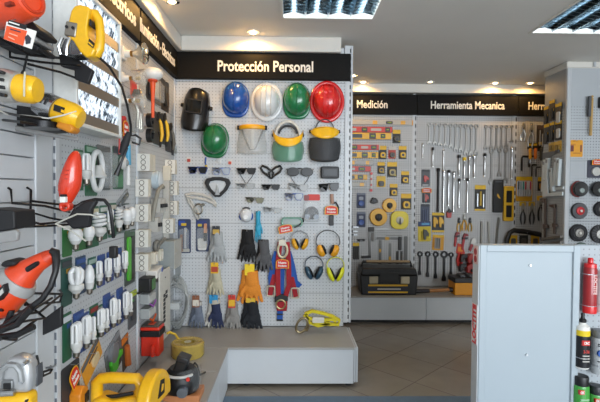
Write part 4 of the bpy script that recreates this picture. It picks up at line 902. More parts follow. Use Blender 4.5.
for s in (-1, 1): MB().tube([(s * W * .1, -.02, H * .1), (s * W * .22, -.022, -H * .2), (s * W * .1, -.022, -H * .45)], [.012, .018, .014], 8).go('handle', mt('#c0302c', .4), t)
t, W, H = hang('paper_tag', 'tilted white paper tag on a small red tool beside the counter', 'tag', 'far', 471.5, 244, 5, 14, .0, 18)
MB().prism([(-W * .4, 0), (-W * .4, H * .35), (0, H * .5), (W * .45, H * .35), (W * .45, 0)], -.03, -.026).go('paper', PAPER, t); MB().prism(rrect(0, -H * .25, W * .5, H * .5, .006), -.026, -.001).go('red_tool', mt('#a33036', .4), t, bevel=.003)
# adjustable wrenches just above the counter edge
for i, (x, tp, b, c) in enumerate(((481, 221, 253, '#7d7a72'), (488.5, 221.5, 253, '#9a9890'), (496.5, 217, 253, '#77756e'))):
    t, W, H = hang('adjustable_wrench', ORD[i] + ' adjustable wrench from the left, upright behind the counter edge', 'wrench', 'far', x, (tp + b) / 2, 5.5, b - tp, 0, (0, -2, 5)[i], 'adjustable wrenches behind the counter')
    m = mt(c, .35, .8)
    MB().prism([(-W * .18, H * .5), (W * .1, H * .5), (W * .22, H * .42), (W * .16, -H * .25), (W * .5, -H * .34), (W * .5, -H * .42), (-W * .5, -H * .5), (-W * .5, -H * .3), (-W * .16, -H * .22)], -.018, -.003).go('body', m, t, bevel=.003)
    MB().cyl((-W * .1, -.02, -H * .3), (W * .3, -.02, -H * .3), .010, seg=10).go('worm', mt('#c9a53a', .4), t)
# black offset ring wrenches
G4 = 'black ring spanners above the far plinth'
for i, (x, tp, b, w) in enumerate(((419.6, 251, 275, 5.2), (427.4, 251, 277, 5.4), (435.3, 251, 278.5, 5.8), (443.6, 250.5, 281, 7.2), (450.6, 252, 276, 5.0))):
    t, W, H = hang('ring_spanner', ORD[i] + ' black ring spanner from the left above the plinth', 'wrench', 'far', x, (tp + b) / 2, w, b - tp, 0, 0, G4)
    r = W * .5
    MB().ring(circ(0, H / 2 - r, r, n=20), circ(0, H / 2 - r, r * .56, n=20), -.024, -.002).go('ring_end', BLACK, t, bevel=.003)
    MB().prism([(-W * .16, H / 2 - r * 1.8), (W * .16, H / 2 - r * 1.8), (W * .14, -H * .3), (W * .28, -H * .36), (W * .3, -H * .5), (-W * .3, -H * .5), (-W * .28, -H * .36), (-W * .14, -H * .3)], -.02, -.004).go('shank', BLACK, t, bevel=.003)
# ------------------------------------------------------------------ far wall: third bay
LP = mt('#c2bfb8', .25, .9)
plier('chrome locking pliers with thin jaw, first right of the slotted upright', 522.5, 132, 5.5, 18, LP, LP, 'locking pliers on the far wall', 2)
plier('longer chrome locking pliers, second right of the slotted upright', 530.3, 135, 6.5, 24, LP, LP, 'locking pliers on the far wall', 4)
t, W, H = pack('plier_pack', 'dark pack with bright pliers, partly hidden by the pillar unit', 'blister pack', 'far', 540.5, 138, 8, 26, '#3a3533', '#5a4a46', .16, [('rod', -.15, 0, .18, .6, LP), ('rod', .15, -.1, .18, .5, LP)])
for i, (x, c) in enumerate(((529.3, '#e0a322'), (534.5, '#dd7a24'), (540.2, '#3a382f'))):
    t, W, H = hang('screwdriver', ('yellow', 'orange', 'dark')[i] + ' handled screwdriver hung by a black and yellow card under the locking pliers', 'screwdriver', 'far', x, 153, 3.8, 26 if i == 2 else 22, 0, 0, 'screwdrivers in the third bay')
    MB().prism(rrect(0, H * .32, W * 1.1, H * .3, .004), -.004, -.001).go('card', mt('#2b2822', .5), t); MB().prism(rrect(0, H * .38, W * 1.1, H * .1, .003), -.005, -.004).go('card_stripe', mt('#e2b61e', .5), t)
    MB().lathe([(.006, H * .2), (W * .42, H * .16), (W * .36, -H * .05), (W * .44, -H * .2), (W * .22, -H * .3)], 12, (0, -.02, 0)).go('handle', mt(c, .35), t)
    MB().cyl((0, -.02, -H * .28), (0, -.02, -H * .5), .006, seg=8).go('blade', CH2, t)
for i, (x, y, h, w) in enumerate(((524.5, 163.5, 15, 8), (530.5, 161.5, 11, 4.5), (533.5, 170.5, 12, 5.5), (537.3, 172, 10, 4.5))):
    t, W, H = hang('hex_key', ('biggest', 'second', 'third', 'smallest')[i] + ' black hex key, in the stepped row beside the pillar unit', 'hex key', 'far', x, y, w, h, 0, 0, 'black hex keys')
    MB().tube([(-W * .4, -.012, -H * .5), (-W * .4, -.012, H * .36), (-W * .28, -.012, H * .47), (W * .5, -.012, H * .47)], .011 - .0012 * i, 6).go('bar', BLACK, t); MB().cyl((-W * .4, 0, H * .3), (-W * .4, -.03, H * .3), .002, seg=6).go('peg_hook', STEEL, t)
t, W, H = pack('screwdriver_set', 'yellow carded set of colourful slim screwdrivers', 'screwdriver set', 'far', 524, 189, 16.5, 25, '#d9a01f', '#e6bc1c', .14, [('flat', 0, .02, .9, .62, '#c9cdd2')])
for i, c in enumerate(('#2a2a2e', '#8fa3a6', '#3a9a8a', '#b33a3a', '#d9c9c9', '#c13a5a')):
    x = W * (-.36 + .144 * i); MB().cyl((x, -.012, H * .3), (x, -.012, -H * .02), .007, seg=8).go('driver_handle', mt(c, .35), t); MB().cyl((x, -.012, -H * .02), (x, -.012, -H * .34), .003, seg=6).go('driver_blade', CH2, t)
plier('carded pliers with yellow header, left one under the screwdriver set', 522.3, 213.5, 5.5, 21, '#1c1c1e', mt('#b4b2ab', .3, .9), 'carded pliers in the third bay', 0, 'pliers', '#e2b61e')
plier('carded pliers with yellow header, right one under the screwdriver set', 531.3, 213.5, 5.5, 21, '#1c1c1e', mt('#a9a7a0', .3, .9), 'carded pliers in the third bay', 0, 'pliers', '#e2b61e')
plier('carded pliers with yellow header, hung beside the pillar unit edge', 540, 209, 6, 24, '#1c1c1e', mt('#b4b2ab', .3, .9), 'carded pliers in the third bay', 0, 'pliers', '#e2b61e')
pack('bit_pack', 'small yellow and black pack above the hung pliers, beside the pillar unit', 'pack', 'far', 540.5, 184, 6, 14, '#2e2b25', '#e2b61e', .3, [('bar', 0, -.15, .5, .4, '#b07a2a')])
for i, (x, c) in enumerate(((513, '#dfae1e'), (523.5, '#2f2d28'), (535, '#d3a224'))):
    pack('tool_box_pack', ('yellow', 'black', 'yellow-brown')[i] + ' pack seen through the big black bow saw frame', 'pack', 'far', x, 241.5, 8.5, 17, c, '#c9c4b8', .12, [('bar', 0, -.05, .55, .5, '#55524c'), ('flat', 0, -.35, .7, .12, '#e3c95a')])
t = thing('bow_saw', 'big black bow saw frame rising behind the white counter', 'saw', at('far', 524, 240))
f = lambda x, y, d: ((x - 524) * FS, d, -(y - 240) * FS)
MB().tube([f(503.5, 252, -.05), f(504.5, 240, -.05), f(507, 232.5, -.05), f(511, 229.8, -.05), f(525, 231.5, -.05), f(538, 234, -.05), f(543.5, 238, -.05), f(545, 246, -.05), f(545.5, 252, -.05)], .026, 10, flat=.7).go('frame', BLACK, t)
MB().box((503 - 524) * FS, (546 - 524) * FS, -.051, -.049, -.15, -.125).go('blade', STEEL, t)
MB().cyl((0, 0, .085), (0, -.07, .085), .004, seg=8).go('peg_hook', STEEL, t)
# ------------------------------------------------------------------ on the far plinth
Yt = 4.70
def fp(px): return at('far', px, 280).x * 0 + onY(px, 280, Yt).x
xa, xb = onY(358, 280, Yt).x, onY(414.5, 280, Yt).x
t = thing('toolbox', 'black plastic toolbox with yellow stripes on the far plinth', 'toolbox', ((xa + xb) / 2, Yt, PT)); W = xb - xa; hh = .275
MB().prism([(-W * .47, 0), (W * .47, 0), (W * .5, hh * .72), (-W * .5, hh * .72)], -.14, .12).go('body', mt('#131313', .4), t, bevel=.012)
MB().prism([(-W * .49, hh * .72), (W * .49, hh * .72), (W * .46, hh * .98), (-W * .46, hh * .98)], -.145, .125).go('lid', mt('#161616', .4), t, bevel=.012)
MB().tube([(-W * .44, -.01, hh * .95), (-W * .42, -.01, hh * 1.14), (W * .42, -.01, hh * 1.14), (W * .44, -.01, hh * .95)], .016, 10).go('handle', mt('#1b1b1b', .5), t)
MB().box(-W * .36, W * .40, -.03, .01, hh * 1.135, hh * 1.2).go('handle_strip', mt('#a98d67', .5), t, bevel=.003)
MB().prism(rrect(W * -.02, hh * .20, W * .68, hh * .30, .004), -.1425, -.138).go('label', mt('#1a1c30', .4), t)
for z in (.08, .33): MB().box(-W * .36, W * .32, -.1445, -.142, hh * z, hh * (z + .06)).go('yellow_stripe', mt('#d9a820', .5), t)
MB().box(-W * .2, W * .2, -.1445, -.142, hh * .2, hh * .25).go('picture_strip', mt('#b9b6b0', .5), t)
for s in (-1, 1): MB().prism(rrect(s * W * .27, hh * .56, W * .15, hh * .26, .006), -.156, -.142).go('latch', mt('#b3a78c', .3, .6), t, bevel=.003)
MB().prism(rrect(0, hh * .66, W * .32, hh * .36, .01), -.1475, -.14).go('lock_panel', mt('#1c1c1c', .5), t, bevel=.003)
# wooden handled hammer lying
xa, xb = onY(414.7, 283, 4.6).x, onY(453, 283, 4.6).x
t = thing('sledge_hammer', 'wooden tool handle lying on the far plinth between toolbox and orange box', 'hammer', ((xa + xb) / 2, 4.62, PT)); W = xb - xa
MB().cyl((-W * .12, 0, .030), (W * .5, 0, .045), .018, .015, 12).go('handle', mt('#a8713c', .5), t); MB().cyl((-W * .5, 0, .026), (-W * .1, 0, .032), .022, .020, 12).go('grip', BLACK, t)
MB().cyl((W * .42, 0, .045), (W * .5, 0, .045), .024, seg=12).go('collar', DKMET, t)
xa, xb = onY(453.5, 288, 4.6).x, onY(480, 288, 4.6).x; W = xb - xa
t = thing('tool_stand', 'orange box with a black top holding red vises, beside the counter', 'box', ((xa + xb) / 2, 4.66, PT))
MB().box(-W / 2, W / 2, -.1, .1, 0, .125).go('body', mt('#e39612', .45), t, bevel=.006); MB().box(-W / 2 - .004, W / 2 + .004, -.105, .105, .125, .175).go('top_tray', BLACK, t, bevel=.006)
for s in (-.25, .1): MB().box(W * s, W * (s + .2), -.06, .06, .175, .2).go('rib', DKGREY, t, bevel=.004)
for i, (px, py, sc) in enumerate(((469, 258.5, 1.0), (468, 268, 1.0), (470, 277, .95))):
    t, W, H = hang('pipe_vise', ('topmost', 'middle', 'lowest')[i] + ' of three red and black pipe vises stacked above the orange box', 'vise', 'far', px, py, 17 * sc, 10 * sc, .06, 0, 'red pipe vises')
    m = mt('#9d2823', .4)
    MB().prism([(-W * .1, -H * .45), (W * .5, -H * .45), (W * .5, H * .45), (W * .05, H * .5), (-W * .12, H * .2)], -.09, -.005).go('body', m, t, bevel=.01)
    MB().prism([(-W * .5, H * .1), (-W * .42, H * .42), (-W * .1, H * .4), (-W * .1, H * .1), (-W * .3, H * .02), (-W * .32, -H * .3), (-W * .48, -H * .4)], -.075, -.015).go('hook_jaw', mt('#1d1b1b', .45), t, bevel=.005)
    MB().cyl((W * .1, -.1, -H * .2), (W * .45, -.1, -H * .2), .016, seg=12).go('screw', DKMET, t)
# ------------------------------------------------------------------ pillar unit goods
def cpack(*a, **k): return pack(*a, **k)
for i, (px, py, w, h) in enumerate(((546.5, 116, 4.6, 19), (552.3, 110.5, 5.4, 21), (558.8, 114, 6.4, 22), (546.8, 134, 4.8, 20), (552.3, 132, 4.6, 20), (558.8, 130.5, 6.6, 19))):
    pack('chisel_pack', ('near', 'middle', 'far')[2 - i % 3] + (' upper' if i < 3 else ' lower') + ' black and yellow carded pack on the narrow side of the pillar unit', 'blister pack', 'side', px, py, w, h, '#2c2925', '#e2b61e', .16, [('bar', .05, -.15, .5, .5, '#1d1c1a' if i not in (2, 5) else '#c9c8c4'), ('flat', 0, .02, .7, .1, '#d9a82a')], 0, 'carded packs on the pillar side')
pack('hinge_pack', 'larger yellow carded pack over the grey saw blade, pillar side', 'pack', 'side', 558, 146.5, 7.4, 11, '#caa238', '#d8b04a', .3, [('bar', -.1, -.1, .3, .5, '#8a6f2a'), ('bar', .25, -.1, .2, .4, '#9a7f3a')])
pack('hinge_pack', 'smaller yellow carded pack above the grey saw blade, pillar side', 'pack', 'side', 551.5, 147, 5, 9, '#b0924a', '#c9a84a', .3, [('bar', 0, -.1, .4, .5, '#7a642a')])
t, W, H = hang('saw_blade', 'grey wedge-shaped hand saw blade under the yellow packs, pillar side', 'saw', 'side', 551.5, 155, 17, 8)
MB().prism([(-W * .5, H * .4), (W * .5, H * .45), (W * .5, H * .25), (-W * .3, -H * .5), (-W * .5, -H * .3)], -.008, -.002).go('blade', mt('#6f6f6d', .35, .7), t); MB().prism([(W * .3, H * .5), (W * .5, H * .5), (W * .5, H * .2), (W * .3, H * .1)], -.02, -.001).go('handle', DKGREY, t, bevel=.003)
WS = mt('#c9d2d4', .3, var=.05)
for i, (px, y0, y1, w, tl) in enumerate(((546, 160, 192, 3.4, 3), (549, 158, 190, 3.2, 2), (554, 168, 192, 3.2, -12), (557.5, 158, 186, 3.2, 3), (560.5, 159, 186, 3.2, 2))):
    t, W, H = hang('plastic_sleeve', ORD[i] + ' long pale sleeve from the left among those hung on the pillar side', 'sleeve', 'side', px, (y0 + y1) / 2, w, y1 - y0, 0, tl, 'long pale sleeves on the pillar side')
    MB().prism([(-W * .5, -H * .5), (W * .3, -H * .5), (W * .5, H * .5), (-W * .3, H * .5)], -.03, -.002).go('sleeve', WS, t, bevel=.003); MB().prism(rrect(0, H * .4, W * .5, H * .1, .004), -.032, -.03).go('label', GREY, t)
for i, (px, py, w, h) in enumerate(((553.5, 187.5, 20, 19), (557.5, 183.5, 14, 14))):
    t, W, H = hang('drywall_square', ('wide outer', 'small inner')[i] + ' pale flat frame hung below the long sleeves, pillar side', 'frame', 'side', px, py, w, h, .02 * (1 - i), 0, 'pale frames on the pillar side')
    MB().prism([(-W * .5, -H * .5), (W * .5, -H * .42), (W * .5, -H * .22), (-W * .22, -H * .3), (-W * .26, H * .5), (-W * .5, H * .5)], -.014 - .02 * (1 - i), -.002 - .02 * (1 - i)).go('plate', WS, t, bevel=.003); MB().cyl((-W * .38, 0, H * .4), (-W * .38, -.05, H * .4), .004, seg=8).go('peg_hook', STEEL, t)
BR = mt('#5e5048', .45, .5)
for i, (px, y0, y1) in enumerate(((546.5, 198, 238), (556, 204, 234))):
    t, W, H = hang('bar_clamp', ('long plain', 'shorter brown')[i] + ' bar clamp under the pale frames, pillar side', 'clamp', 'side', px, (y0 + y1) / 2, 8, y1 - y0, 0, 0, 'bar clamps on the pillar side')
    MB().box(-W * .08, W * .1, -.02, -.006, -H * .5, H * .5).go('rail', BR, t, bevel=.002); MB().prism([(-W * .1, H * .5), (-W * .1, H * .38), (-W * .5, H * .42), (-W * .5, H * .48)] if i == 0 else [(W * .1, H * .5), (W * .1, H * .36), (-W * .5, H * .40), (-W * .55, H * .48)], -.03, -.004).go('jaw', BR, t, bevel=.003)
    MB().prism([(-W * .1, -H * .28), (-W * .1, -H * .14), (W * .4, -H * .18), (W * .4, -H * .25)], -.03, -.004).go('sliding_jaw', BR, t, bevel=.003)
for i, (y, l) in enumerate(((241, 22), (246.5, 22))):
    t, W, H = hang('flat_bar', ('upper', 'lower')[i] + ' of two dark slanted bars at the foot of the pillar side', 'bar', 'side', 553, y - 3, 20, 2.6, 0, -10, 'dark bars at the pillar foot')
    MB().box(-W * .5, W * .5, -.03, -.004, -H * .5, H * .5).go('bar', mt('#6a665f', .5), t, bevel=.002); MB().box(-W * .5, -W * .42, -.034, -.002, -H * .6, H * .6).go('end_piece', DKGREY, t, bevel=.002)
# front of the pillar
CS = 3.98 / FPX
t, W, H = hang('wire_brush', 'hanging wire brush with a long pale wooden handle on the pillar front', 'brush', 'column', 587.5, 116.3, 6, 40, 0, 1)
MB().box(-W * .02, W * .34, -.05, -.026, -H * .5, H * .5).go('handle', mt('#b99558', .55, var=.2), t, bevel=.006); MB().box(-W * .4, -W * .03, -.05, -.026, -H * .02, H * .48).go('bristles', mt('#5a5c60', .8, bump=.8, scale=300), t); MB().cyl((W * .16, 0, H * .44), (W * .16, -.055, H * .44), .004, seg=8).go('peg_hook', STEEL, t)
t, W, H = hang('wire_brush', 'black brush block cut by the right picture edge on the pillar front', 'brush', 'column', 602, 103, 9, 11)
MB().prism(rrect(0, 0, W, H, .01), -.05, -.002).go('block', BLACK, t, bevel=.005); MB().box(-W * .5, W * .5, -.054, -.05, -H * .55, -H * .4).go('bristles', DKGREY, t)
t, W, H = pack('sandpaper_pack', 'orange-yellow carded pack with dark red panels on the pillar front', 'pack', 'column', 575, 148.5, 15, 17, '#dd9a22', None, .2, [('flat', -.26, .0, .3, .36, '#6a2a28'), ('flat', -.2, .22, .42, .08, '#c07a1a'), ('flat', .1, -.28, .5, .06, '#b9741c'), ('flat', .38, .0, .1, .4, '#7a3a2a'), ('bar', 0, .44, .3, .05, '#c98a22')])
t, W, H = pack('cup_brush_pack', 'dark carded pack with red arched tag above the round brushes', 'blister pack', 'column', 594, 169, 14, 18, '#3a3c4a', None, .2, [('disc', .1, -.15, .62, .5, '#bdbcb6')])
arch_tag(t, W * .12, H * .38, W * .8, H * .32, -.026)
def wheel(label, px, py, d, kind):
    t, W, H = hang('brush_wheel', label, 'brush', 'column', px, py, d, d, .02, 0, 'round brushes on the pillar front')
    R = W / 2
    if kind in ('cup_red', 'cup_black'):
        MB().lathe([(.001, -.002), (R * .9, -.002), (R, -.015), (R, -.045), (R * .92, -.052), (R * .6, -.05), (.001, -.05)], 32, axis='y').go('cup', mt('#15161a', .22, coat=.5), t)
        if kind == 'cup_red': MB().tube([(-R * 1.02 * math.cos(a), -.02, R * 1.0 * math.sin(a)) for a in [PI * (i / 12 - .5) for i in range(13)]], .008, 6).go('rim_band', mt('#7e2a24', .4), t)
        MB().lathe([(.001, -.056), (R * .3, -.055), (R * .36, -.05)], 20, (R * .12, 0, -R * .2), 'y').go('arbor', mt('#9aa6a4', .25, .8), t)
    else:
        c, hub = {'wire_red': ('#55565a', '#b3282e'), 'wire_grey': ('#5c5d60', '#c9c8c4'), 'rubber': ('#1d1e21', '#8c8a86')}[kind]
        n = 44
        def out(k0, k1): return [((k0 if i % 2 else k1) * R * math.cos(2 * PI * i / (2 * n)), (k0 if i % 2 else k1) * R * math.sin(2 * PI * i / (2 * n))) for i in range(2 * n)]
        MB().prism(out(.9, 1.0) if kind != 'rubber' else circ(0, 0, R, n=40), -.036, -.004).go('bristles' if kind != 'rubber' else 'tyre', mt(c, .7, bump=.6, scale=250), t, bevel=.003 if kind == 'rubber' else 0)
        if kind == 'wire_grey':
            for k in range(18):
                a = 2 * PI * k / 18; MB().at(Matrix.Rotation(a, 4, 'Y')).prism([(R * .5, -.004), (R * .97, -.007), (R * .97, .007), (R * .5, .004)], -.042, -.036).go('wire_tuft', mt('#303134', .6), t)
        MB().lathe([(.001, -.05), (R * .2, -.05), (R * .22, -.046), (R * .48, -.044), (R * .52, -.036)], 24, axis='y').go('hub', mt(hub, .35, .3), t)
        MB().lathe([(.001, -.056), (R * .16, -.056), (R * .18, -.05)], 6, axis='y').go('nut', mt('#d2d0ca', .3, .8), t)
        if kind == 'rubber': MB().tube([(R * .68 * math.cos(a), -.037, R * .68 * math.sin(a)) for a in [2 * PI * i / 28 for i in range(28)]], .006, 6, True).go('groove_ring', mt('#35363a', .6), t)
wheel('glossy black cup wheel with a dull red rim, upper left of the round brushes', 579.2, 189, 15, 'cup_red')
wheel('glossy black cup wheel at the right edge, upper row', 597.5, 189, 15, 'cup_black')
wheel('grey wire wheel with a red hub, left of the middle row', 579.2, 210.8, 16, 'wire_red')
wheel('dark wheel with a pale hub at the right edge, middle row', 601.5, 209, 15, 'rubber')
wheel('black rubber-rimmed wheel with a grey hub, just above the counter', 578.2, 232.8, 17, 'rubber')
wheel('spiky wire wheel with pale hub at the right edge, lower row', 599.5, 234, 18, 'wire_grey')
t, W, H = hang('grinding_disc', 'grey-green disc mostly hidden behind the counter edge', 'disc', 'column', 582, 249, 13, 12, .02)
MB().lathe([(.001, -.002), (W / 2, -.002), (W / 2, -.02), (.001, -.024)], 28, axis='y').go('disc', mt('#5c6b62', .6), t); MB().lathe([(.001, -.03), (W * .12, -.03), (W * .14, -.02)], 16, axis='y').go('hub', STEEL, t)
# ------------------------------------------------------------------ counter goods
K = 2.0 / FPX
def cnt(name, label, cat, px, py, group=None): return thing(name, label, cat, at('counter', px, py, .03), 0, 0, group)
t = cnt('sealant_cartridge', 'red sealant cartridge with white upright lettering on the counter pegboard', 'cartridge', 589.7, 286)
r = 6.3 * K; y = -r - .004
MB().lathe([(r, -.115), (r, .075), (r * .9, .085)], 28, (0, y, 0)).go('tube', mt('#9c1119', .3, coat=.4), t)
MB().lathe([(r * 1.02, -.118), (r * 1.03, -.085), (r * 1.0, -.083)], 28, (0, y, 0)).go('base_band', mt('#d01a1e', .3), t)
MB().lathe([(r * .95, .085), (r * .9, .1), (r * .42, .104), (r * .42, .122), (r * .3, .126)], 24, (0, y, 0)).go('cap', mt('#d3151b', .3, coat=.4), t)
text('lettering', 'LOCTITE', .03, mt('#e9c4c0', .5), t, .006, y - r - .0006, .01, width=.085, height=.016, bold=.001, rot=Matrix.Rotation(PI / 2, 3, 'Y'))
for z in (.055, -.085): MB().tube([(-r * 1.1, 0, z), (-r * 1.1, y, z), (-r * .8, y - r * .75, z), (0, y - r * 1.06, z), (r * .8, y - r * .75, z), (r * 1.1, y, z), (r * 1.1, 0, z)], .0018, 6).go('holder_wire', STEEL, t)
def can(label, px, py, wpx, hpx, body, cap, kind, cat='spray can'):
    t = cnt('bottle' if kind == 'bottle' else 'spray_can', label, cat, px, py)
    r = wpx * K / 2; h = hpx * K; y = -r - .003
    if kind == 'bottle':
        MB().lathe([(r * .9, -h * .5), (r, -h * .48), (r, h * .2), (r * .95, h * .26), (r * .45, h * .31), (r * .42, h * .34)], 26, (0, y, 0)).go('body', mt('#e2e0da', .35), t)
        MB().lathe([(r * 1.012, -h * .47), (r * 1.012, h * .10)], 26, (0, y, 0)).go('label', mt(body, .4), t)
        MB().lathe([(r * 1.014, h * .10), (r * 1.014, h * .20)], 26, (0, y, 0)).go('yellow_band', mt('#e3c61e', .4), t)
        a = MB().box(-r * .62, r * .5, y - r * 1.035, y - r * .8, h * -.06, h * .03).go('brand_patch', mt('#c62a24', .4), t)
        text('lettering', 'CRC', .02, PAPER, a, 0, y - r * 1.035 - .0006, h * -.015, width=r * .8, height=h * .05, bold=.0008)
        text('lettering', '3-36', .02, mt('#b93a34', .5), t, 0, y - r * 1.02 - .0006, h * -.17, width=r * .9, height=h * .06, bold=.0008)
        for z in (-.26, -.31, -.36): MB().box(-r * .5, r * .5, y - r * 1.02, y - r * .8, h * z, h * (z + .02)).go('text_line', mt('#bdbab2', .5), t)
        MB().lathe([(r * .46, h * .33), (r * .5, h * .35), (r * .5, h * .38), (r * .3, h * .40), (r * .24, h * .45), (r * .3, h * .455), (r * .22, h * .5)], 18, (0, y, 0)).go('cap', BLACK, t)
    else:
        MB().lathe([(r, -h * .5), (r, h * .3), (r * .85, h * .36)], 26, (0, y, 0)).go('body', mt(body, .3, coat=.3), t)
        MB().lathe([(r * .9, h * .32), (r * .92, h * .34), (r * .92, h * .48), (r * .84, h * .5)], 26, (0, y, 0)).go('cap', mt(cap, .4), t)
        if kind == 'green':
            a = MB().box(-r * .8, -r * .1, y - r * .99, y - r * .6, h * .2, h * .28).go('brand_patch', mt('#c8322a', .4), t)
            text('lettering', 'CRC', .02, PAPER, a, -r * .45, y - r * .99 - .0006, h * .24, width=r * .5, height=h * .05, bold=.0008)
            for z in (.1, .06, 0, -.1): MB().box(-r * .6, r * .5, y - r * 1.005, y - r * .7, h * z, h * (z + .014)).go('text_line', mt('#b9d3bd', .5), t)
        elif kind == 'oval':
            MB().prism(circ(-r * .2, 0, r * .62, h * .09, 24), y - r * 1.03, y - r * .7).go('oval_emblem', mt('#2d5aa8', .4), t)
            MB().prism(circ(-r * .2, .006, r * .4, h * .045, 20), y - r * 1.05, y - r * 1.03).go('oval_mark', mt('#c9403a', .4), t)
            for z in (.2, .16, -.2): MB().box(-r * .7, r * .5, y - r * .98, y - r * .7, h * z, h * (z + .02)).go('text_line', mt('#3a3c44', .5), t)
        elif kind == 'white':
            for z in (.12, .02, -.2): MB().box(-r * .7, r * .6, y - r * 1.0, y - r * .7, h * z, h * (z + .04)).go('printed_band', mt('#a33a34' if z > 0.1 else '#6a6d72', .5), t)
    MB().tube([(-r * 1.06, 0, -h * .3), (-r * 1.06, y, -h * .3), (-r * .7, y - r * .85, -h * .3), (0, y - r * 1.07, -h * .3), (r * .7, y - r * .85, -h * .3), (r * 1.06, y, -h * .3), (r * 1.06, 0, -h * .3)], .0018, 6).go('holder_wire', STEEL, t)
can('white can cut by the right picture edge, beside the red cartridge', 603, 291, 15, 42, '#d3d6d8', '#c9ccce', 'white')
can('black and white bottle with yellow band and red lettering under the red cartridge', 582, 340, 13.5, 56, '#16161a', '#16161a', 'bottle', 'bottle')
can('silver can with a blue oval emblem right of the black and white bottle', 598.5, 351, 14.5, 44, '#a9adb0', '#6a6d70', 'oval')
can('green can with a wide black cap, bottom left of the counter pegboard', 580, 402, 15, 56, '#3f9a3c', '#16171a', 'green')
can('green can with a narrow black cap at the bottom right corner', 595.5, 409, 14, 50, '#4a9f45', '#26272b', 'green')
# ------------------------------------------------------------------ left wall: electrical fittings bay
def L_(px, py, off=0): return at('left', px, py, off)
OUT = mt('#cfc8b6', .45); OUTF = mt('#dcd9d0', .45)
def outlet(label, px, py, n=1, w=9, h=16, grp='surface sockets on the left wall'):
    t, W, H = hang('wall_socket', label, 'socket', 'left', px, py, w, h, .03, 0, grp)
    H = .085; Wd = .075
    MB().prism(rrect(0, 0, Wd * n, H, .006), -.042, -.001).go('box', OUT, t, bevel=.003)
    for k in range(n):
        cx = (k - (n - 1) / 2) * Wd
        f = MB().prism(rrect(cx, 0, Wd * .92, H * .94, .006), -.05, -.042).go('face_plate', OUTF, t, bevel=.002)
        for dz in (.022, -.022, 0):
            MB().ring(circ(cx, dz, .013, n=18), circ(cx, dz, .0105, n=18), -.053, -.0495).go('socket_ring', mt('#8a867c', .5), f)
    return t
# side-on boxes: seen by their near edge face
def surface_box(name, label, cat, p, sy, sz, sx, mat, face=None, grp=None, marks=()):
    """box on the left wall: p wall point of its centre, sy along the wall, sz tall, sx out of the wall"""
    t = thing(name, label, cat, p, PI / 2, 0, grp)
    MB().prism(rrect(0, 0, sy, sz, min(sy, sz) * .08), -sx, -.001).go('housing', mat, t, bevel=.003)
    if face: MB().prism(rrect(0, 0, sy * .9, sz * .92, min(sy, sz) * .08), -sx - .004, -sx).go('cover', face, t, bevel=.001)
    for nm, cx, cz, w, h, m, d in marks: MB().prism(rrect(cx * sy, cz * sz, w * sy, h * sz, min(w * sy, h * sz) * .2), -sx - .004 - d, -sx - .0035).go(nm, m, t)
    return t
WB = mt('#cfcac0', .45); PK = mt('#3a3936', .5)
def block_socket(label, px, py, depth=.06, cols=1):
    """white socket block sticking out of the wall with its face towards the shop entrance"""
    t = thing('socket_block', label, 'socket', L_(px, py, .05), PI / 2, 0, 'socket blocks in a column on the left wall')
    z = .05
    MB().box(-.012, .055 * cols, -.072, -.001, -z, z).go('box', OUT, t, bevel=.003)
    f = MB().box(-.018, -.012, -.076, -.003, -z * .98, z * .98).go('face_plate', OUTF, t, bevel=.002)
    for dz in (.03, 0, -.03):
        MB().tube([(-.019, -.04 + .013 * math.cos(a), dz + .013 * math.sin(a)) for a in [2 * PI * i / 16 for i in range(16)]], .0022, 6, True).go('socket_ring', mt('#7d796f', .5), f)
    for k in range(1, cols): MB().box(.055 * k - .002, .055 * k + .002, -.0735, -.001, -z * .98, z * .98).go('joint', mt('#b3ac9b', .5), t)
    return t
for i, (px, py, c) in enumerate(((146, 162.5, 2), (144.5, 188, 1), (144.5, 213, 1), (144.5, 238.5, 1))):
    block_socket(('topmost and widest', 'second', 'third', 'fourth')[i] + ' white socket block in the column beside the bay post', px, py, cols=c)
block_socket('white socket block low on the left wall, beside two smaller switch blocks', 144.5, 262.5, cols=1)
for i, px in enumerate((154.5, 160)):
    t = thing('switch_block', ('nearer', 'farther')[i] + ' small cream switch block right of the lowest socket block', 'switch', L_(px, 258 - i * 3, .03), PI / 2, 0, 'small switch blocks')
    MB().prism(rrect(0, 0, .06, .075, .008), -.045, -.001).go('box', OUT, t, bevel=.004); MB().prism(rrect(0, 0, .03, .05, .004), -.05, -.045).go('rocker', OUTF, t, bevel=.002)
for i, (px, py, n) in enumerate(((172, 167, 1), (174, 188, 1), (174, 208, 1), (170, 226, 1))):
    block_socket(('upper', 'second', 'third', 'lowest')[i] + ' pale socket block close to the corner of the two boards', px, py)
# conduit and fittings
CON = mt('#b6b4ac', .5)
t = thing('conduit_run', 'vertical pale trunking strip beside the corner sockets', 'conduit', L_(166.5, 195, .02), PI / 2)
MB().box(-.02, .02, -.04, -.001, -.30, .19).go('trunking', CON, t, bevel=.004); MB().box(-.024, .024, -.05, -.001, .10, .2).go('end_box', OUT, t, bevel=.004)
t = thing('flexible_conduit', 'curved grey flexible conduit right of the socket column', 'conduit', L_(156, 200, .03), PI / 2)
MB().tube([(-.08, -.03, -.13), (-.06, -.04, -.03), (-.02, -.05, .06), (.05, -.055, .09), (.09, -.05, .08)], .013, 10).go('hose', mt('#8e8b80', .6, bump=.6, scale=300), t)
t = thing('junction_box', 'clear round junction box over the flexible conduit', 'junction box', L_(157, 180, .02), PI / 2)
MB().lathe([(.001, -.001), (.06, -.001), (.06, -.03), (.05, -.04), (.001, -.042)], 24, axis='y').go('box', mt('#b9c6cc', .2), t); MB().lathe([(.052, -.04), (.058, -.044), (.04, -.05), (.001, -.052)], 24, axis='y').go('lid', mt('#cfd8dc', .2), t)
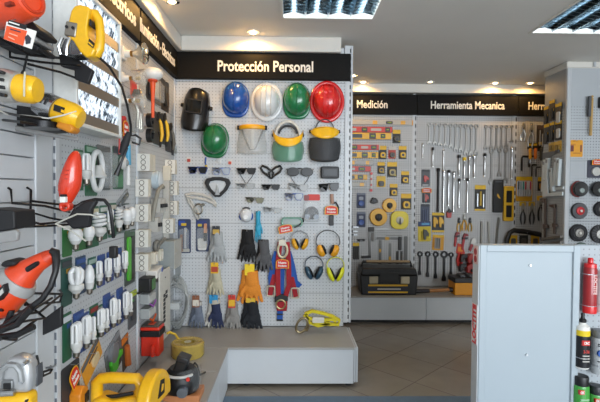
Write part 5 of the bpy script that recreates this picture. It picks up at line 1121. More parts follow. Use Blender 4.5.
for i, (px, py, n) in enumerate(((160, 205.5, 4), (156, 224.5, 2))):
    t = thing('breaker', ('upper four-pole', 'lower two-pole')[i] + ' grey circuit breaker block with black switches', 'breaker', L_(px, py, .04), PI / 2, 0, 'circuit breakers')
    for k in range(n):
        q = MB().box((k - n / 2) * .034, (k - n / 2) * .034 + .032, -.06, -.001, -.045, .045).go('pole', mt('#b5b2aa', .45), t, bevel=.003); MB().box((k - n / 2) * .034 + .006, (k - n / 2) * .034 + .024, -.075, -.058, -.012, .012).go('toggle', BLACK, q, bevel=.003)
t = thing('cable_clamp', 'grey round cable fitting under the breaker blocks', 'fitting', L_(158.5, 246, .03), PI / 2)
MB().tube([(.035 * math.cos(a), -.02, .03 * math.sin(a)) for a in [2 * PI * i / 20 for i in range(20)]], .012, 8, True).go('ring', mt('#77746c', .5), t); MB().tube([(.03, -.02, 0), (.09, -.03, .02), (.15, -.03, .03)], .012, 8).go('tail', mt('#77746c', .5), t); MB().cyl((0, -.001, 0), (0, -.02, 0), .03).go('base', DKGREY, t)
t = thing('metal_box', 'grey metal junction box near the corner at mid height', 'box', L_(170.5, 252, .05), PI / 2)
MB().box(-.09, .09, -.10, -.001, -.10, .085).go('body', mt('#9aa09f', .45, .2), t, bevel=.003); MB().box(-.094, .094, -.104, -.098, -.104, .09).go('cover', mt('#b3b2aa', .4), t, bevel=.002)
for s in (-1, 1): MB().cyl((s * .07, -.106, 0), (s * .07, -.104, 0), .005, seg=8).go('screw', STEEL, t)
t = thing('emergency_light', 'small white wedge-shaped lamp above the transformer block', 'lamp', L_(155, 272.5, .04), PI / 2)
MB().prism([(-.07, -.03), (.06, -.015), (.07, .035), (-.055, .02)], -.07, -.001).go('body', mt('#d5d3cd', .4), t, bevel=.006); MB().prism([(.03, -.008), (.055, -.004), (.06, .025), (.035, .02)], -.074, -.07).go('blue_panel', mt('#4a61a8', .4), t)
t = thing('transformer', 'black and green transformer block under the wedge-shaped lamp', 'transformer', L_(146, 284.5, .04), PI / 2)
MB().box(-.035, .07, -.075, -.001, -.04, .04).go('core', BLACK, t, bevel=.004); MB().box(-.0, .06, -.079, -.075, -.03, .03).go('label', mt('#4f7a4c', .5), t); MB().box(-.05, .085, -.02, -.001, -.046, -.036).go('foot_plate', DKMET, t)
for i, (py, c, nm) in enumerate(((298, '#8a4a9a', 'upper'), (312.5, '#b9b5aa', 'lower'))):
    t = thing('relay', nm + ' grey relay box with a wire, under the transformer block', 'relay', L_(147, py, .03), PI / 2, 0, 'relay boxes')
    MB().box(-.04, .085, -.055, -.001, -.03, .03).go('body', mt('#9da09f', .4), t, bevel=.003); MB().box(-.035, .08, -.058, -.055, -.02, .018).go('cover', mt('#bfc0bb', .4), t)
    MB().tube([(-.03, -.06, -.03), (0, -.065, -.05), (.04, -.065, -.035), (.075, -.06, -.03)], .006, 6).go('wire', mt(('#c9531f', '#8d4fa0')[1 - i], .5), t)
# breaker panel
t = thing('fuse_box', 'tall pale metal electrical panel with a column of black slots', 'electrical panel', (-.89, 2.96, .57), PI / 2)
MB().box(-.10, .10, -.062, -.001, -.17, .17).go('body', mt('#8f9290', .45, .2), t, bevel=.003)
MB().box(-.115, .125, -.074, -.0622, -.22, .23).go('cover', mt('#cbc9c0', .45), t, bevel=.003)
for k in range(7): MB().box(-.04, .0, -.0765, -.073, -.105 + .027 * k, -.086 + .027 * k).go('slot', BLACK, t)
for k in range(2): MB().box(.01, .05, -.0765, -.073, .04 + .03 * k, .06 + .03 * k).go('slot', BLACK, t)
for z in (-.18, .18): MB().cyl((0, -.077, z), (0, -.073, z), .005, seg=8).go('screw', DKMET, t)
# coil of clear hose in the corner
t = thing('cable_coil', 'big coil of clear grey hose hanging in the corner by the gloves', 'cable coil', at('back', 181, 301), 0)
CLG = mt('#a9adab', .3, alpha=.75)
for k in range(6):
    rr = random.Random(k); a, b_ = .07 + .005 * k, .20 - .012 * k
    MB().tube([(-.015 + (a + rr.uniform(-.006, .006)) * math.cos(q) + .01 * math.sin(2 * q), -.06 - .012 * k - .01 * math.cos(q), (b_ + rr.uniform(-.01, .01)) * math.sin(q) + .02 * k * 0) for q in [2 * PI * i / 28 for i in range(28)]], .009, 8, True).go('loop', CLG, t)
MB().tube([(0, 0, .19), (-.01, -.14, .19), (-.01, -.15, .205)], .005, 6).go('peg_hook', STEEL, t); MB().box(-.05, .02, -.15, -.05, -.03, .02).go('tie', mt('#c3c6c4', .4), t, bevel=.006)
t = thing('duct_hose', 'long clear plastic bag hanging in the corner above the clear hose coil', 'bag', at('back', 177.8, 262), 0)
MB().prism(rrect(0, 0, .05, .2, .012), -.03, -.002).go('bag', mt('#a3a7a6', .35, alpha=.6), t, bevel=.008); MB().prism(rrect(0, .08, .045, .035, .005), -.034, -.03).go('label', mt('#b0ada5', .5), t)
# lamps at the top of the bay
GLS = mt('#d5d2c8', .08, alpha=.32); MIRB = mt('#d9d2c2', .12, .9)
def reflector(label, px, py, sc, glass):
    sy_ = .66
    t = thing('reflector_bulb', label, 'lamp', L_(px, py, .10), PI / 2, 0, 'reflector bulbs on the left wall')
    s = sc
    MB().box(-.035 * s, .035 * s, -.03, -.001, -.05 * s, .03 * s).go('socket_holder', mt('#dad8d2', .4), t, bevel=.006)
    MB().cyl((0, -.03, -.01), (0, -.07, -.01), .026 * s, .022 * s).go('lamp_holder', mt('#e2e0da', .4), t); MB().cyl((0, -.07, -.01), (0, -.09, -.01), .017 * s, .017 * s).go('screw_base', mt('#b58a4a', .3, .9), t)
    MB().lathe([(.016 * s, -.09), (.022 * s, -.105), (.05 * s, -.15), (.066 * s, -.175), (.066 * s, -.185), (.05 * s, -.196), (.001, -.2)], 28, (0, 0, -.01), 'y').go('glass', glass, t)
    MB().lathe([(.012 * s, -.12), (.018 * s, -.15), (.001, -.16)], 14, (0, 0, -.01), 'y').go('filament_core', mt('#d6c08c', .3, .5), t)
    t.scale = (1, sy_, 1)
reflector('biggest clear reflector bulb, highest in the corner bay', 141, 52, .85, MIRB)
reflector('middle clear reflector bulb, with white holder, beside the lamp rack', 140, 76.5, .62, GLS)
reflector('lower clear reflector bulb, in front of the red handled tools', 139.5, 99, .62, GLS)
t = thing('work_light', 'white bulb-headed work light on an orange handle', 'work light', L_(153, 80, .13), PI / 2)
MB().ell((.03, -.12, .04), (.05, .055, .036), 24, 14).go('lamp_head', mt('#e6e3dc', .35), t)
MB().lathe([(.02, -.005), (.026, 0), (.024, .02), (.03, .03)], 20, (.03, -.12, 0)).go('collar', mt('#d9481c', .4), t)
MB().lathe([(.008, -.2), (.009, -.16), (.010, -.08), (.016, 0)], 16, (.03, -.12, 0)).go('handle', mt('#e4531d', .4), t)
MB().lathe([(.004, -.215), (.008, -.2)], 12, (.03, -.12, 0)).go('tip', BLACK, t); MB().cyl((.03, 0, .06), (.03, -.07, .06), .006, seg=8).go('peg_hook', STEEL, t)
def lpack(name, label, cat, px, py, w, h, *a, **k): return pack(name, label, cat, 'left', px, py, w, h, *a, **k)
lpack('fuse_pack', 'bright red carded pack below the middle reflector bulb', 'pack', 143.5, 91, 8, 17, '#c9635a', None, .2, [('flat', 0, 0, .7, .7, '#d8342c')], grp if False else 0, None, False, False, .05)
for i, (px, py, w, h, c) in enumerate(((155.5, 87, 6, 26, '#26282a'), (162.5, 89, 8, 30, '#7d7268'), (170.5, 96, 7, 30, '#3c332b'))):
    t = lpack('cable_tie_pack', ('near slim black', 'middle clear', 'far brown') [i] + ' long pack under the Iluminación sign', 'pack', px, py, w, h, c, '#2b2a28', .14, [('bar', -.1, -.05, .35, .6, ('#19191b', '#b9b3a8', '#211d1a')[i]), ('flat', .1, .12, .5, .08, ('#c9c02a', '#c97a3a', '#c9862a')[i]), ('bar', .25, -.1, .2, .5, ('#3a6a5a', '#8a8378', '#4a3a2c')[i])], off=.04, dome=(i == 1))[0]
t = thing('clear_tool', 'shiny clear plastic-wrapped fitting below the lower reflector bulb', 'pack', L_(141, 112, .06), PI / 2)
for k in range(3): MB().tube([(-.03 + .02 * k, -.03, .07), (-.01 + .02 * k, -.05, .0), (-.02 + .03 * k, -.045, -.09)], .011, 8).go('rod', mt('#b0aca0', .15, .8), t)
MB().prism(rrect(0, -.01, .09, .2, .02), -.065, -.001).go('bag', mt('#c9cac6', .12, alpha=.3), t, bevel=.01); MB().lathe([(.02, .08), (.03, .09), (.02, .12)], 16, (0, -.04, 0)).go('top_ring', mt('#a7a49a', .2, .8), t)
for i, py in enumerate((120.5, 135.5)):
    t = thing('tape_roll', ('upper', 'lower')[i] + ' round black and pale roll on the bare patch of the corner bay', 'roll', L_(148.5, py, .05), PI / 2, 0, 'rolls on the corner bay')
    MB().ring(circ(0, 0, .042, n=26), circ(0, 0, .022, n=26), -.075, -.045).go('roll', BLACK, t, bevel=.002); MB().ring(circ(0, 0, .04, n=26), circ(0, 0, .022, n=26), -.045, -.004).go('core', mt('#b7aba2', .5), t); MB().cyl((0, 0, .02), (0, -.085, .02), .003, seg=8).go('peg_hook', STEEL, t)
for i, (px, py, c) in enumerate(((161, 128.5, '#e0b01f'), (167, 129, '#e6b91f'), (173, 138, '#5b564c'))):
    t, W, H = lpack('wire_stripper_pack', ('left yellow', 'right yellow', 'dark') [i] + ' handled wire tool in a carded pack, corner bay', 'pliers', px, py, 7, 32 - i * 2, '#3b3b3c', None, .2, [], off=.03, group='carded wire tools')
    MB().tube([(-.005, -.02, .06), (0, -.03, .03), (.008, -.035, -.04), (.0, -.03, -.085)], [.007, .011, .012, .008], 10).go('handle', mt(c, .35), t); MB().tube([(.01, -.015, -.02), (.03, -.02, -.07), (.02, -.02, -.12)], [.007, .008, .006], 10).go('black_handle', BLACK, t); MB().prism([(-.015, .05), (.012, .05), (.0, .11)], -.025, -.006).go('jaws', DKMET, t, bevel=.002)
lpack('connector_pack', 'small pack with green patch near the corner below the brown long pack', 'pack', 174.5, 151, 4, 10, '#6d6f70', None, .2, [('bar', 0, 0, .6, .5, '#8f938f')])
# ------------------------------------------------------------------ left wall: lamp bay
LAMPW = mt('#dcdddc', .3, coat=.3); BALL = mt('#c6c6c2', .45); SCR = mt('#8d867c', .3, .9)
CG = 'energy saving bulbs in blister packs'
def cfl(label, px, py, h, kind, w=.045, card='#1f5a45', stripe='#c9cfd4', cw=None, ch=None, off=.035, pack_=True, cdx=0, cdz=.0):
    """bulb hanging base down in front of its card; h = bulb height in m"""
    cw = cw or w * 1.7; ch = ch or h * 1.35; w *= .74
    t = thing('energy_saving_bulb', label, 'bulb', L_(px, py, off), PI / 2, 0, CG)
    y = -off
    if pack_:
        cw = cw or w * 2.0; ch = ch or h * 1.35
        cd = MB().prism(rrect(cdx, cdz, cw, ch, .006), -.004, -.001).go('card', mt(card, .4), t)
        MB().prism(rrect(cdx, cdz + ch * .38, cw * .9, ch * .12, .004), -.006, -.004).go('stripe', mt(stripe, .5), cd)
        MB().prism(rrect(cdx + cw * .2, cdz + ch * .22, cw * .5, ch * .1, .004), -.006, -.004).go('printed_panel', mt('#2e4f8a' if card[1:3] in ('1f', '2f') else '#b9892c', .5), cd)
    MB().lathe([(.001, -h / 2), (.006, -h / 2 + .002), (.012, -h / 2 + .008), (.013, -h / 2 + .026)], 16, (0, y, 0)).go('screw_base', SCR, t)
    bt = -h / 2 + .026
    if kind == 'candle':
        MB().lathe([(.014, bt), (w * .42, bt + h * .12), (w * .46, bt + h * .2), (w * .44, bt + h * .21)], 22, (0, y, 0)).go('ballast', BALL, t)
        MB().lathe([(w * .44, bt + h * .21), (w * .5, bt + h * .38), (w * .42, bt + h * .62), (w * .2, bt + h * .76), (.001, bt + h * .79)], 22, (0, y, 0)).go('globe', LAMPW, t)
        return t
    if kind == 'globe':
        MB().lathe([(.014, bt), (w * .35, bt + h * .1), (w * .4, bt + h * .18)], 22, (0, y, 0)).go('ballast', BALL, t)
        MB().lathe([(w * .4, bt + h * .18), (w * .5, bt + h * .35), (w * .5, bt + h * .5), (w * .38, bt + h * .68), (.001, bt + h * .76)], 22, (0, y, 0)).go('globe', LAMPW, t); return t
    zb = bt + h * .3
    MB().lathe([(.014, bt), (w * .34, bt + h * .06), (w * .5, bt + h * .14), (w * .5, zb - .004), (w * .42, zb)], 22, (0, y, 0)).go('ballast', BALL, t)
    top = h / 2
    if kind == 'spiral':
        n = 56; R = w * .42
        MB().tube([(R * (1 - .25 * (i / n) ** 3) * math.cos(2 * PI * 3.5 * i / n), y + R * (1 - .25 * (i / n) ** 3) * math.sin(2 * PI * 3.5 * i / n), zb + .004 + (top - zb - .01) * i / n) for i in range(n + 1)], w * .12, 8).go('spiral_tube', LAMPW, t)
    elif kind == 'lobed':
        for k in range(4):
            a = PI / 4 + k * PI / 2; cx, cy = w * .28 * math.cos(a), w * .28 * math.sin(a)
            MB().tube([(cx * .6, y + cy * .6, zb - .004), (cx * 1.25, y + cy * 1.25, zb + (top - zb) * .35), (cx * 1.3, y + cy * 1.3, zb + (top - zb) * .75), (cx * .5, y + cy * .5, top)], w * .19, 10).go('lobe_tube', LAMPW, t)
    else:
        nn = 3 if kind == 'u3' else 2
        for k in range(nn):
            cx = (k - (nn - 1) / 2) * w * .36; r = w * .15
            MB().tube([(cx, y - w * .2, zb - .004), (cx, y - w * .2, top - r), (cx, y - w * .12, top - r * .2), (cx, y + w * .12, top - r * .2), (cx, y + w * .2, top - r), (cx, y + w * .2, zb - .004)], r, 10).go('u_tube', LAMPW, t)
    return t
GC, BC = '#1f5a3f', '#2f4a86'
# row 2
cfl('squat white bulb at the left end of the second row, by the black box', 75.5, 240, .085, 'globe', .075, '#2c6a34', '#d0d4cf', cw=.075, ch=.13)
cfl('white bulb partly behind the black box, second in the second row', 89, 236.5, .085, 'globe', .065, '#2c6a34', '#cdb85a')
cfl('spiral bulb with wide ballast in the second row, under the red sander', 99.5, 227, .135, 'spiral', .08, GC, '#c9c0a0')
cfl('plain tube bulb right of the wide spiral one in the second row', 110.5, 222.5, .12, 'u2', .05, GC, '#bfc5c0')
cfl('slim spiral bulb with a green card in the second row', 119, 220, .125, 'spiral', .055, GC, '#b9b4a8')
cfl('lobed bulb near the bay post in the second row', 127, 219, .11, 'globe', .075, '#5a6a66', '#b9bcc0')
cfl('lobed bulb touching the bay post at the end of the second row', 132, 216.5, .105, 'globe', .06, '#5a6a66', '#b9bcc0')
# row 3
cfl('lobed big bulb at the left end of the third row', 76.3, 284, .125, 'lobed', .078, '#2a5048', '#3a3f44', cw=.085, ch=.19, cdx=-.012, cdz=.01)
cfl('smooth candle-shaped bulb, second in the third row', 89.5, 279.5, .13, 'candle', .055, '#2f4a66', '#2e4f8a', cw=.09, ch=.16, cdx=-.01, cdz=.02)
cfl('short U-tube bulb, third in the third row', 99.3, 274, .11, 'u2', .046, '#1f5a4a', '#9ab0a8')
cfl('U-tube bulb, fourth in the third row under a hanging black plug', 108.3, 270.5, .11, 'u3', .048, BC, '#2e4f8a')
cfl('U-tube bulb, fifth in the third row', 117, 266.5, .11, 'u3', .048, BC, '#2e4f8a')
cfl('U-tube bulb, last in the third row beside the green tool pack', 125, 262.5, .112, 'u3', .046, BC, '#2e4f8a')
# row 4
cfl('fat long U-tube bulb at the left end of the fourth row', 76.5, 341, .14, 'u3', .06, GC, '#c7ccd0', cw=.07, ch=.19, cdx=-.01, cdz=.02)
cfl('long three-tube bulb, second in the fourth row', 86.5, 333, .135, 'u3', .055, BC, '#3a5a96')
cfl('slender bulb half behind the second one in the fourth row', 93.5, 331, .12, 'u2', .034, BC, '#8aa0c0')
cfl('three-tube bulb, fourth in the fourth row', 101.2, 323.5, .125, 'u3', .05, GC, '#8c2f2a')
cfl('slender bulb beside the bay middle in the fourth row', 106.8, 321, .11, 'u2', .034, GC, '#9aa3a0')
cfl('long bulb, sixth in the fourth row', 113.5, 313.5, .14, 'u3', .05, BC, '#2e4f8a')
cfl('slender bulb right of the sixth one in the fourth row', 118.7, 312, .12, 'u2', .034, BC, '#7f93b5')
cfl('long bulb near the bay post in the fourth row', 126, 306, .14, 'u3', .048, BC, '#2e4f8a')
cfl('slender bulb touching the bay post in the fourth row', 130.5, 305, .12, 'u2', .034, '#4a5a80', '#7f93b5')
# row 1
cfl('rounded tube bulb half hidden behind the red sander', 86.5, 170, .13, 'u2', .06, '#2c6244', '#9fb5a6', cw=.08, ch=.17)
def ring_lamp(label, px, py, rx, rz, w, h, c):
    t = thing('ring_lamp', label, 'bulb', L_(px, py, .03), PI / 2, 0, 'ring lamps in the top row')
    MB().prism(rrect(0, 0, w, h, .008), -.004, -.001).go('card', mt(c, .4), t); MB().tube([(rx * math.cos(a), -.03, rz * math.sin(a)) for a in [2 * PI * i / 28 for i in range(28)]], .012, 10, True).go('ring_tube', LAMPW, t)
    MB().lathe([(.03, -.03), (.034, -.02), (.02, .0), (.012, .025)], 18, (0, -.035, 0)).go('ballast', BALL, t); MB().prism(rrect(0, h * .42, w * .8, h * .1, .004), -.006, -.004).go('stripe', mt('#8fae9a', .5), t)
ring_lamp('white ring lamp with central adapter on a green card, top row', 97.5, 171, .055, .085, .12, .22, '#2c6244')
t, W, H = lpack('photocell_pack', 'grey clear-domed pack right of the ring lamp', 'blister pack', 109.5, 168, 13, 44, '#5e6464', None, .2, [('disc', 0, -.05, .5, .3, '#7d8282')], off=.03)
MB().prism(rrect(0, -.01, W * .86, H * .8, .02), -.05, -.0062).go('blister', mt('#aeb4b6', .1, alpha=.35), t, bevel=.01)
t, W, H = lpack('lamp_pack', 'green carded pack with a white oval lamp near the bay post', 'blister pack', 121.5, 168, 10, 42, '#2c5c42', '#39424a', .2, [('bar', 0, -.3, .6, .3, '#3a7a50')], off=.02)
MB().ell((0, -.03, H * .12), (W * .28, .02, H * .16)).go('lamp', mt('#c9c9c6', .3), t); MB().ell((0, -.045, H * .12), (W * .12, .012, H * .08)).go('lens', mt('#8f9492', .2), t)
t, W, H = lpack('phase_tester', 'slim white and blue tester pack hanging on the bay post', 'tester', 129.8, 165, 5, 50, '#b9bdbf', None, .2, [('rod', 0, .2, .4, .4, '#4fa0c4'), ('rod', 0, -.2, .3, .4, '#d5d5d2')], off=.02)
for i, (px, c) in enumerate(((125.5, '#c5302c'), (129.5, '#b3282c'))):
    t = thing('insulated_driver', ('left', 'right')[i] + ' red handled screwdriver beside the lamp rack edge', 'screwdriver', L_(px, 128, .06), PI / 2, 0, 'red screwdrivers')
    MB().lathe([(.009, .06), (.015, .05), (.012, .02), (.015, -.005), (.008, -.02)], 14, (0, -.03, 0)).go('handle', mt(c, .35), t); MB().cyl((0, -.03, -.02), (0, -.03, -.13), .005, seg=8).go('shaft', mt('#b8322c', .4), t); MB().box(-.004, .004, -.03, 0, .03, .036).go('peg_hook', STEEL, t)
    if i == 0: arch_tag(t, .022, .0, .075, .08, -.055)
t, W, H = lpack('tester_pack', 'tall green and black carded tool pack on the bay post, beside the third row', 'blister pack', 133, 257, 10, 54, '#4d5552', '#3f5a44', .14, [('bar', -.18, -.02, .3, .8, '#4aa82c'), ('bar', .14, -.02, .3, .8, '#1c1e1c'), ('flat', 0, .06, .9, .03, '#c9ccca'), ('flat', 0, -.1, .9, .03, '#c9ccca')], off=.02)
t, W, H = lpack('tester_pack', 'grey pack with green and yellow patches beside the long bulbs at the bay post', 'blister pack', 135.5, 309, 8, 36, '#55595c', '#b5c43a', .16, [('bar', 0, -.05, .5, .5, '#3a3d40'), ('flat', -.1, .2, .5, .12, '#3a8a3a')], off=.02)
t, W, H = lpack('plug_pack', 'grey cord pack hanging above the second row near the bay post', 'pack', 126, 199.5, 12, 10, '#8e9294', None, .2, [('bar', 0, 0, .8, .4, '#5e6466')], -25, None, False, False, .02)
# lower packs behind the yellow saw
t, W, H = lpack('drill_bit_case', 'dark carded pack with red arched tag and amber tool, lower left', 'blister pack', 77.5, 384, 16, 42, '#33363a', None, .2, [], 0, None, False, False, .03)
MB().prism([(-.02, -.1), (.055, -.1), (.055, -.03), (.01, -.01), (-.02, -.04)], -.05, -.004).go('tool', mt('#d9841c', .4), t, bevel=.006); MB().prism([(.02, -.09), (.05, -.085), (.05, -.045), (.02, -.05)], -.055, -.05).go('dark_grip', BLACK, t)
o = arch_tag(t, 0, .03, .075, .085, -.02); o.matrix_basis = Matrix.Translation((0, 0, .03)) @ Matrix.Rotation(math.radians(-30), 4, 'Y') @ Matrix.Translation((0, 0, -.03))
lpack('sanding_pack', 'tilted orange carded pack behind the yellow saw handle', 'blister pack', 100.5, 361, 17, 24, '#d2932c', '#55585c', .22, [('bar', .1, -.1, .35, .4, '#c9b48a'), ('flat', .1, .16, .5, .06, '#3a3a3c')], -28, None, False, False, .04)
t, W, H = lpack('stapler_pack', 'grey blister pack with a green and black tool behind the yellow saw', 'blister pack', 121.5, 356, 14, 36, '#5e6063', '#85888b', .16, [('gun', 0, -.12, .75, .5, '#45b52c'), ('bar', .12, -.2, .3, .4, '#232325'), ('disc', -.1, .2, .5, .16, '#6d7073')], -18, None, False, False, .04)
lpack('cutter_pack', 'slim pack with an orange stripe right of the green tool pack', 'blister pack', 130.5, 352, 6, 34, '#4a4038', '#c9701f', .2, [('rod', 0, -.1, .4, .6, '#b8622a')], -8, None, False, False, .03)
# ------------------------------------------------------------------ luminaire on show
t = thing('louvred_luminaire', 'lit louvred fluorescent luminaire hung on the left wall', 'light fitting', (-.89, 1.945, 1.80), PI / 2)
hw, z0, z1 = .225, -.245, .292
TAN = mt('#857b6e', .38, .5)
MB().box(-hw + .02, hw - .02, -.05, -.002, z0 + .02, z1 - .02).go('tray', mt('#dcdcd8', .4), t)
mb = MB()
for a in ((-hw, -hw + .016, z0, z1), (hw - .016, hw, z0, z1), (-hw + .0161, hw - .0161, z1 - .016, z1), (-hw + .0161, hw - .0161, z0, z0 + .016)): mb.box(a[0], a[1], -.09, -.002, a[2], a[3])
mb.go('frame', mt('#d9dad6', .35), t, bevel=.003)
hh = (z1 - z0 - .032) / 4
for k in range(4):
    zc = z0 + .016 + hh * (k + .5)
    g = NG('painted_reflector_glints', .25)  # mirror louvre band: reflected lamplight painted as streaks of colour and emission
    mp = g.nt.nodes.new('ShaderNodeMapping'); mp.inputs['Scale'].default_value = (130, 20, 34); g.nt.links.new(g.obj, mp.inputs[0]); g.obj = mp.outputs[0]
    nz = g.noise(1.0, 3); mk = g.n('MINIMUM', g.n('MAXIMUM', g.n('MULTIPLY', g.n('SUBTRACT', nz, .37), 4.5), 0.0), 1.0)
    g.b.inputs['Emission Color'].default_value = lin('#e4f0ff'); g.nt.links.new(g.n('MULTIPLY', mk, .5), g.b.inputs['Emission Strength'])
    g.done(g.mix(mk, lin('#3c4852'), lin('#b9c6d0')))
    P = []
    n = 40
    for q in range(n + 1):
        P.append((-hw + .018 + (2 * hw - .036) * q / n, -.066 - (.012 if q % 2 else 0)))
    MB().grid(lambda u, v: (P[int(round(u * n))][0], P[int(round(u * n))][1] + .004 * math.cos(9 * v), zc + hh * .17 + hh * .64 * (v - .5)), n + 1, 7).go('glowing_reflector', g.m, t, solid=.002, angle=20)  # corrugated reflector sheet, its glow put in for mirrored tube light
    MB().cyl((-hw + .03, -.057, zc + hh * .17), (hw - .03, -.057, zc + hh * .17), .006).go('tube_lamp', mt('#eef6ff', .4, emit=5.0, var=0), t)
    MB().box(-hw + .0165, hw - .0165, -.082, -.0505, zc - hh * .5, zc - hh * .17).go('divider', TAN, t)
# ------------------------------------------------------------------ power tools on wall brackets (near left)
def tool(name, label, cat, px, py, Y, group=None, rotz=0.0):
    t = thing(name, label, cat, onY(px, py, Y), rotz, 0, group); t['_'] = 0; del t['_']
    s = Y / FPX
    return t, (lambda P: [((x - px) * s, -(y - py) * s) for x, y in P]), (lambda x, y, d=0: ((x - px) * s, d, -(y - py) * s)), s
ALU = mt('#b4b6b8', .3, .9); YB = mt('#f0b818', .35, coat=.3); GRP = mt('#17171a', .6)
# jigsaw
t, f, q, s = tool('jigsaw', 'yellow jigsaw with a closed loop handle, hanging in front of the lamp rack', 'jigsaw', 85, 35, 1.55)
MB().prism(f([(71.5, 33), (76, 15), (79, 10.5), (84, 9), (92, 10.5), (94, 13), (92.5, 22), (91, 31), (91.5, 39), (95, 45), (99, 52), (96, 58), (90, 59.5), (84, 54), (78, 44), (72, 40)]), -.033, .033).go('body', YB, t, bevel=.009, seg=3)
MB().tube([q(89, 14), q(95, 14.5), q(98.5, 20), q(99.8, 30), q(100, 40), q(98.5, 48), q(94, 54)], [.015, .016, .015, .014, .015, .018, .02], 14).go('handle', YB, t)
MB().prism(f([(70, 34), (71.5, 25), (82.5, 27), (80.5, 41), (69.5, 39)]), -.036, .03).go('gear_cover', mt('#9b958a', .35, .8), t, bevel=.004)
for x, y in ((72.5, 31), (78.5, 32)): MB().cyl(q(x, y, -.04), q(x, y, -.03), .005, seg=10).go('screw', BLACK, t)
MB().prism(f([(69.5, 41), (81, 42), (86, 50), (86, 57), (76, 58), (66, 56), (64.5, 52)]), -.03, .03).go('shoe', mt('#7f8285', .25, .95), t, bevel=.004)
MB().tube([q(68, 41, -.034), q(65, 50, -.04), q(66, 57, -.034)], .006, 8).go('guard_wire', CHROME, t); MB().tube([q(75, 41, -.034), q(73, 50, -.04), q(72, 58, -.036)], .005, 8).go('guard_wire', CHROME, t)
MB().prism(f([(94, 22), (96, 26), (95.5, 30), (93, 29)]), -.036, .034).go('switch', GRP, t, bevel=.003)
a = MB().prism(f([(93.5, 41.5), (98.5, 46), (97, 51), (92, 47)]), -.0345, -.03).go('label', GRP, t); MB().prism(f([(93.2, 44.5), (97.6, 48.3), (97.2, 49.6), (92.8, 46)]), -.036, -.0343).go('label_stripe', mt('#e3b52a', .4), a)
MB().tube([q(97, 55), q(103, 62, .05), q(108, 78, .12), q(109.5, 96, .16), q(109, 115, .2), q(107, 126, .22), q(112, 125, .22), q(118, 129, .22), q(116.5, 136, .22), q(109, 133.5, .21)], .0045, 8).go('cord', BLACK, t)
MB().tube([q(107, 123, .2), q(103.5, 136, .19), q(99.5, 147, .19)], [.010, .016, .010], 10).go('plug', RUB, t); MB().tube([q(105, 140, .2), q(98.5, 156, .2), q(92.5, 171, .2)], [.005, .005, .011], 8).go('lead', BLACK, t)
# two grinders
t, f, q, s = tool('angle_grinder', 'yellow grinder with a pale vented head cut by the left edge, upper of two', 'grinder', 20, 88, 1.18, 'yellow grinders')
c = q(18, 90); 
MB().at(Matrix.Rotation(math.radians(8), 4, 'Y')).lathe([(.022, -.010), (.034, -.004), (.036, .006), (.035, .035), (.029, .046), (.001, .048)], 26, (0, 0, 0), 'x').go('body', YB, t)
MB().at(Matrix.Rotation(math.radians(8), 4, 'Y')).lathe([(.020, -.08), (.040, -.072), (.043, -.03), (.038, -.006), (.03, .0)], 24, (0, 0, 0), 'x').go('gear_head', mt('#c9c7c0', .35, .7), t)
for k in range(4):
    a = PI * .5 + .5 * k; MB().at(Matrix.Rotation(math.radians(8), 4, 'Y')).box(-.042 + .004 * k, -.02 + .004 * k, -.0445, -.03, .022 - .018 * k, .030 - .018 * k).go('vent_slot', BLACK, t, bevel=.002)
MB().tube([q(33, 76, -.036), q(34, 88, -.044), q(32, 99, -.036)], .0025, 6).go('tie_cord', mt('#c9c3a8', .6), t)
t, f, q, s = tool('angle_grinder', 'small yellow grinder with silver gear head, lower of two', 'grinder', 62, 112, 1.42, 'yellow grinders')
M = Matrix.Rotation(math.radians(22), 4, 'Y')
MB().at(M).lathe([(.032, -.02), (.040, -.012), (.041, .03), (.038, .05), (.028, .062), (.001, .064)], 26, (0, 0, 0), 'x').go('body', YB, t)
MB().at(M).lathe([(.015, -.085), (.034, -.078), (.041, -.05), (.040, -.018), (.034, -.014)], 24, (0, 0, 0), 'x').go('gear_head', mt('#b9bbbd', .22, .95), t)
for k in range(3): MB().at(M).box(-.066 + .014 * k, -.06 + .014 * k, -.042, -.03, .002, .022).go('vent_slot', BLACK, t)
MB().prism(f([(62, 107), (71, 110), (70, 116), (61, 113)]), -.046, -.034).go('label', GRP, t); MB().prism(f([(69, 112), (71.5, 113), (71, 115.5), (68.5, 114.5)]), -.048, -.046).go('label_stripe', YB, t)
MB().prism(f([(62, 122), (75, 124), (78, 130), (74, 134), (60, 128)]), -.03, .02).go('rear_cap', mt('#c9801c', .4), t, bevel=.006)
MB().cyl(q(45, 123, -.01), q(45, 129, -.01), .05, .05, 28).go('guard_disc', mt('#1b1b1d', .3, .5), t)
MB().tube([q(8, 112, -.05), q(20, 118, -.06), q(38, 119, -.06), q(58, 121, -.055), q(70, 118, -.05), q(80, 113, -.03), q(78, 107, .0)], .0025, 6).go('tie_cord', mt('#c9c8c0', .6), t)
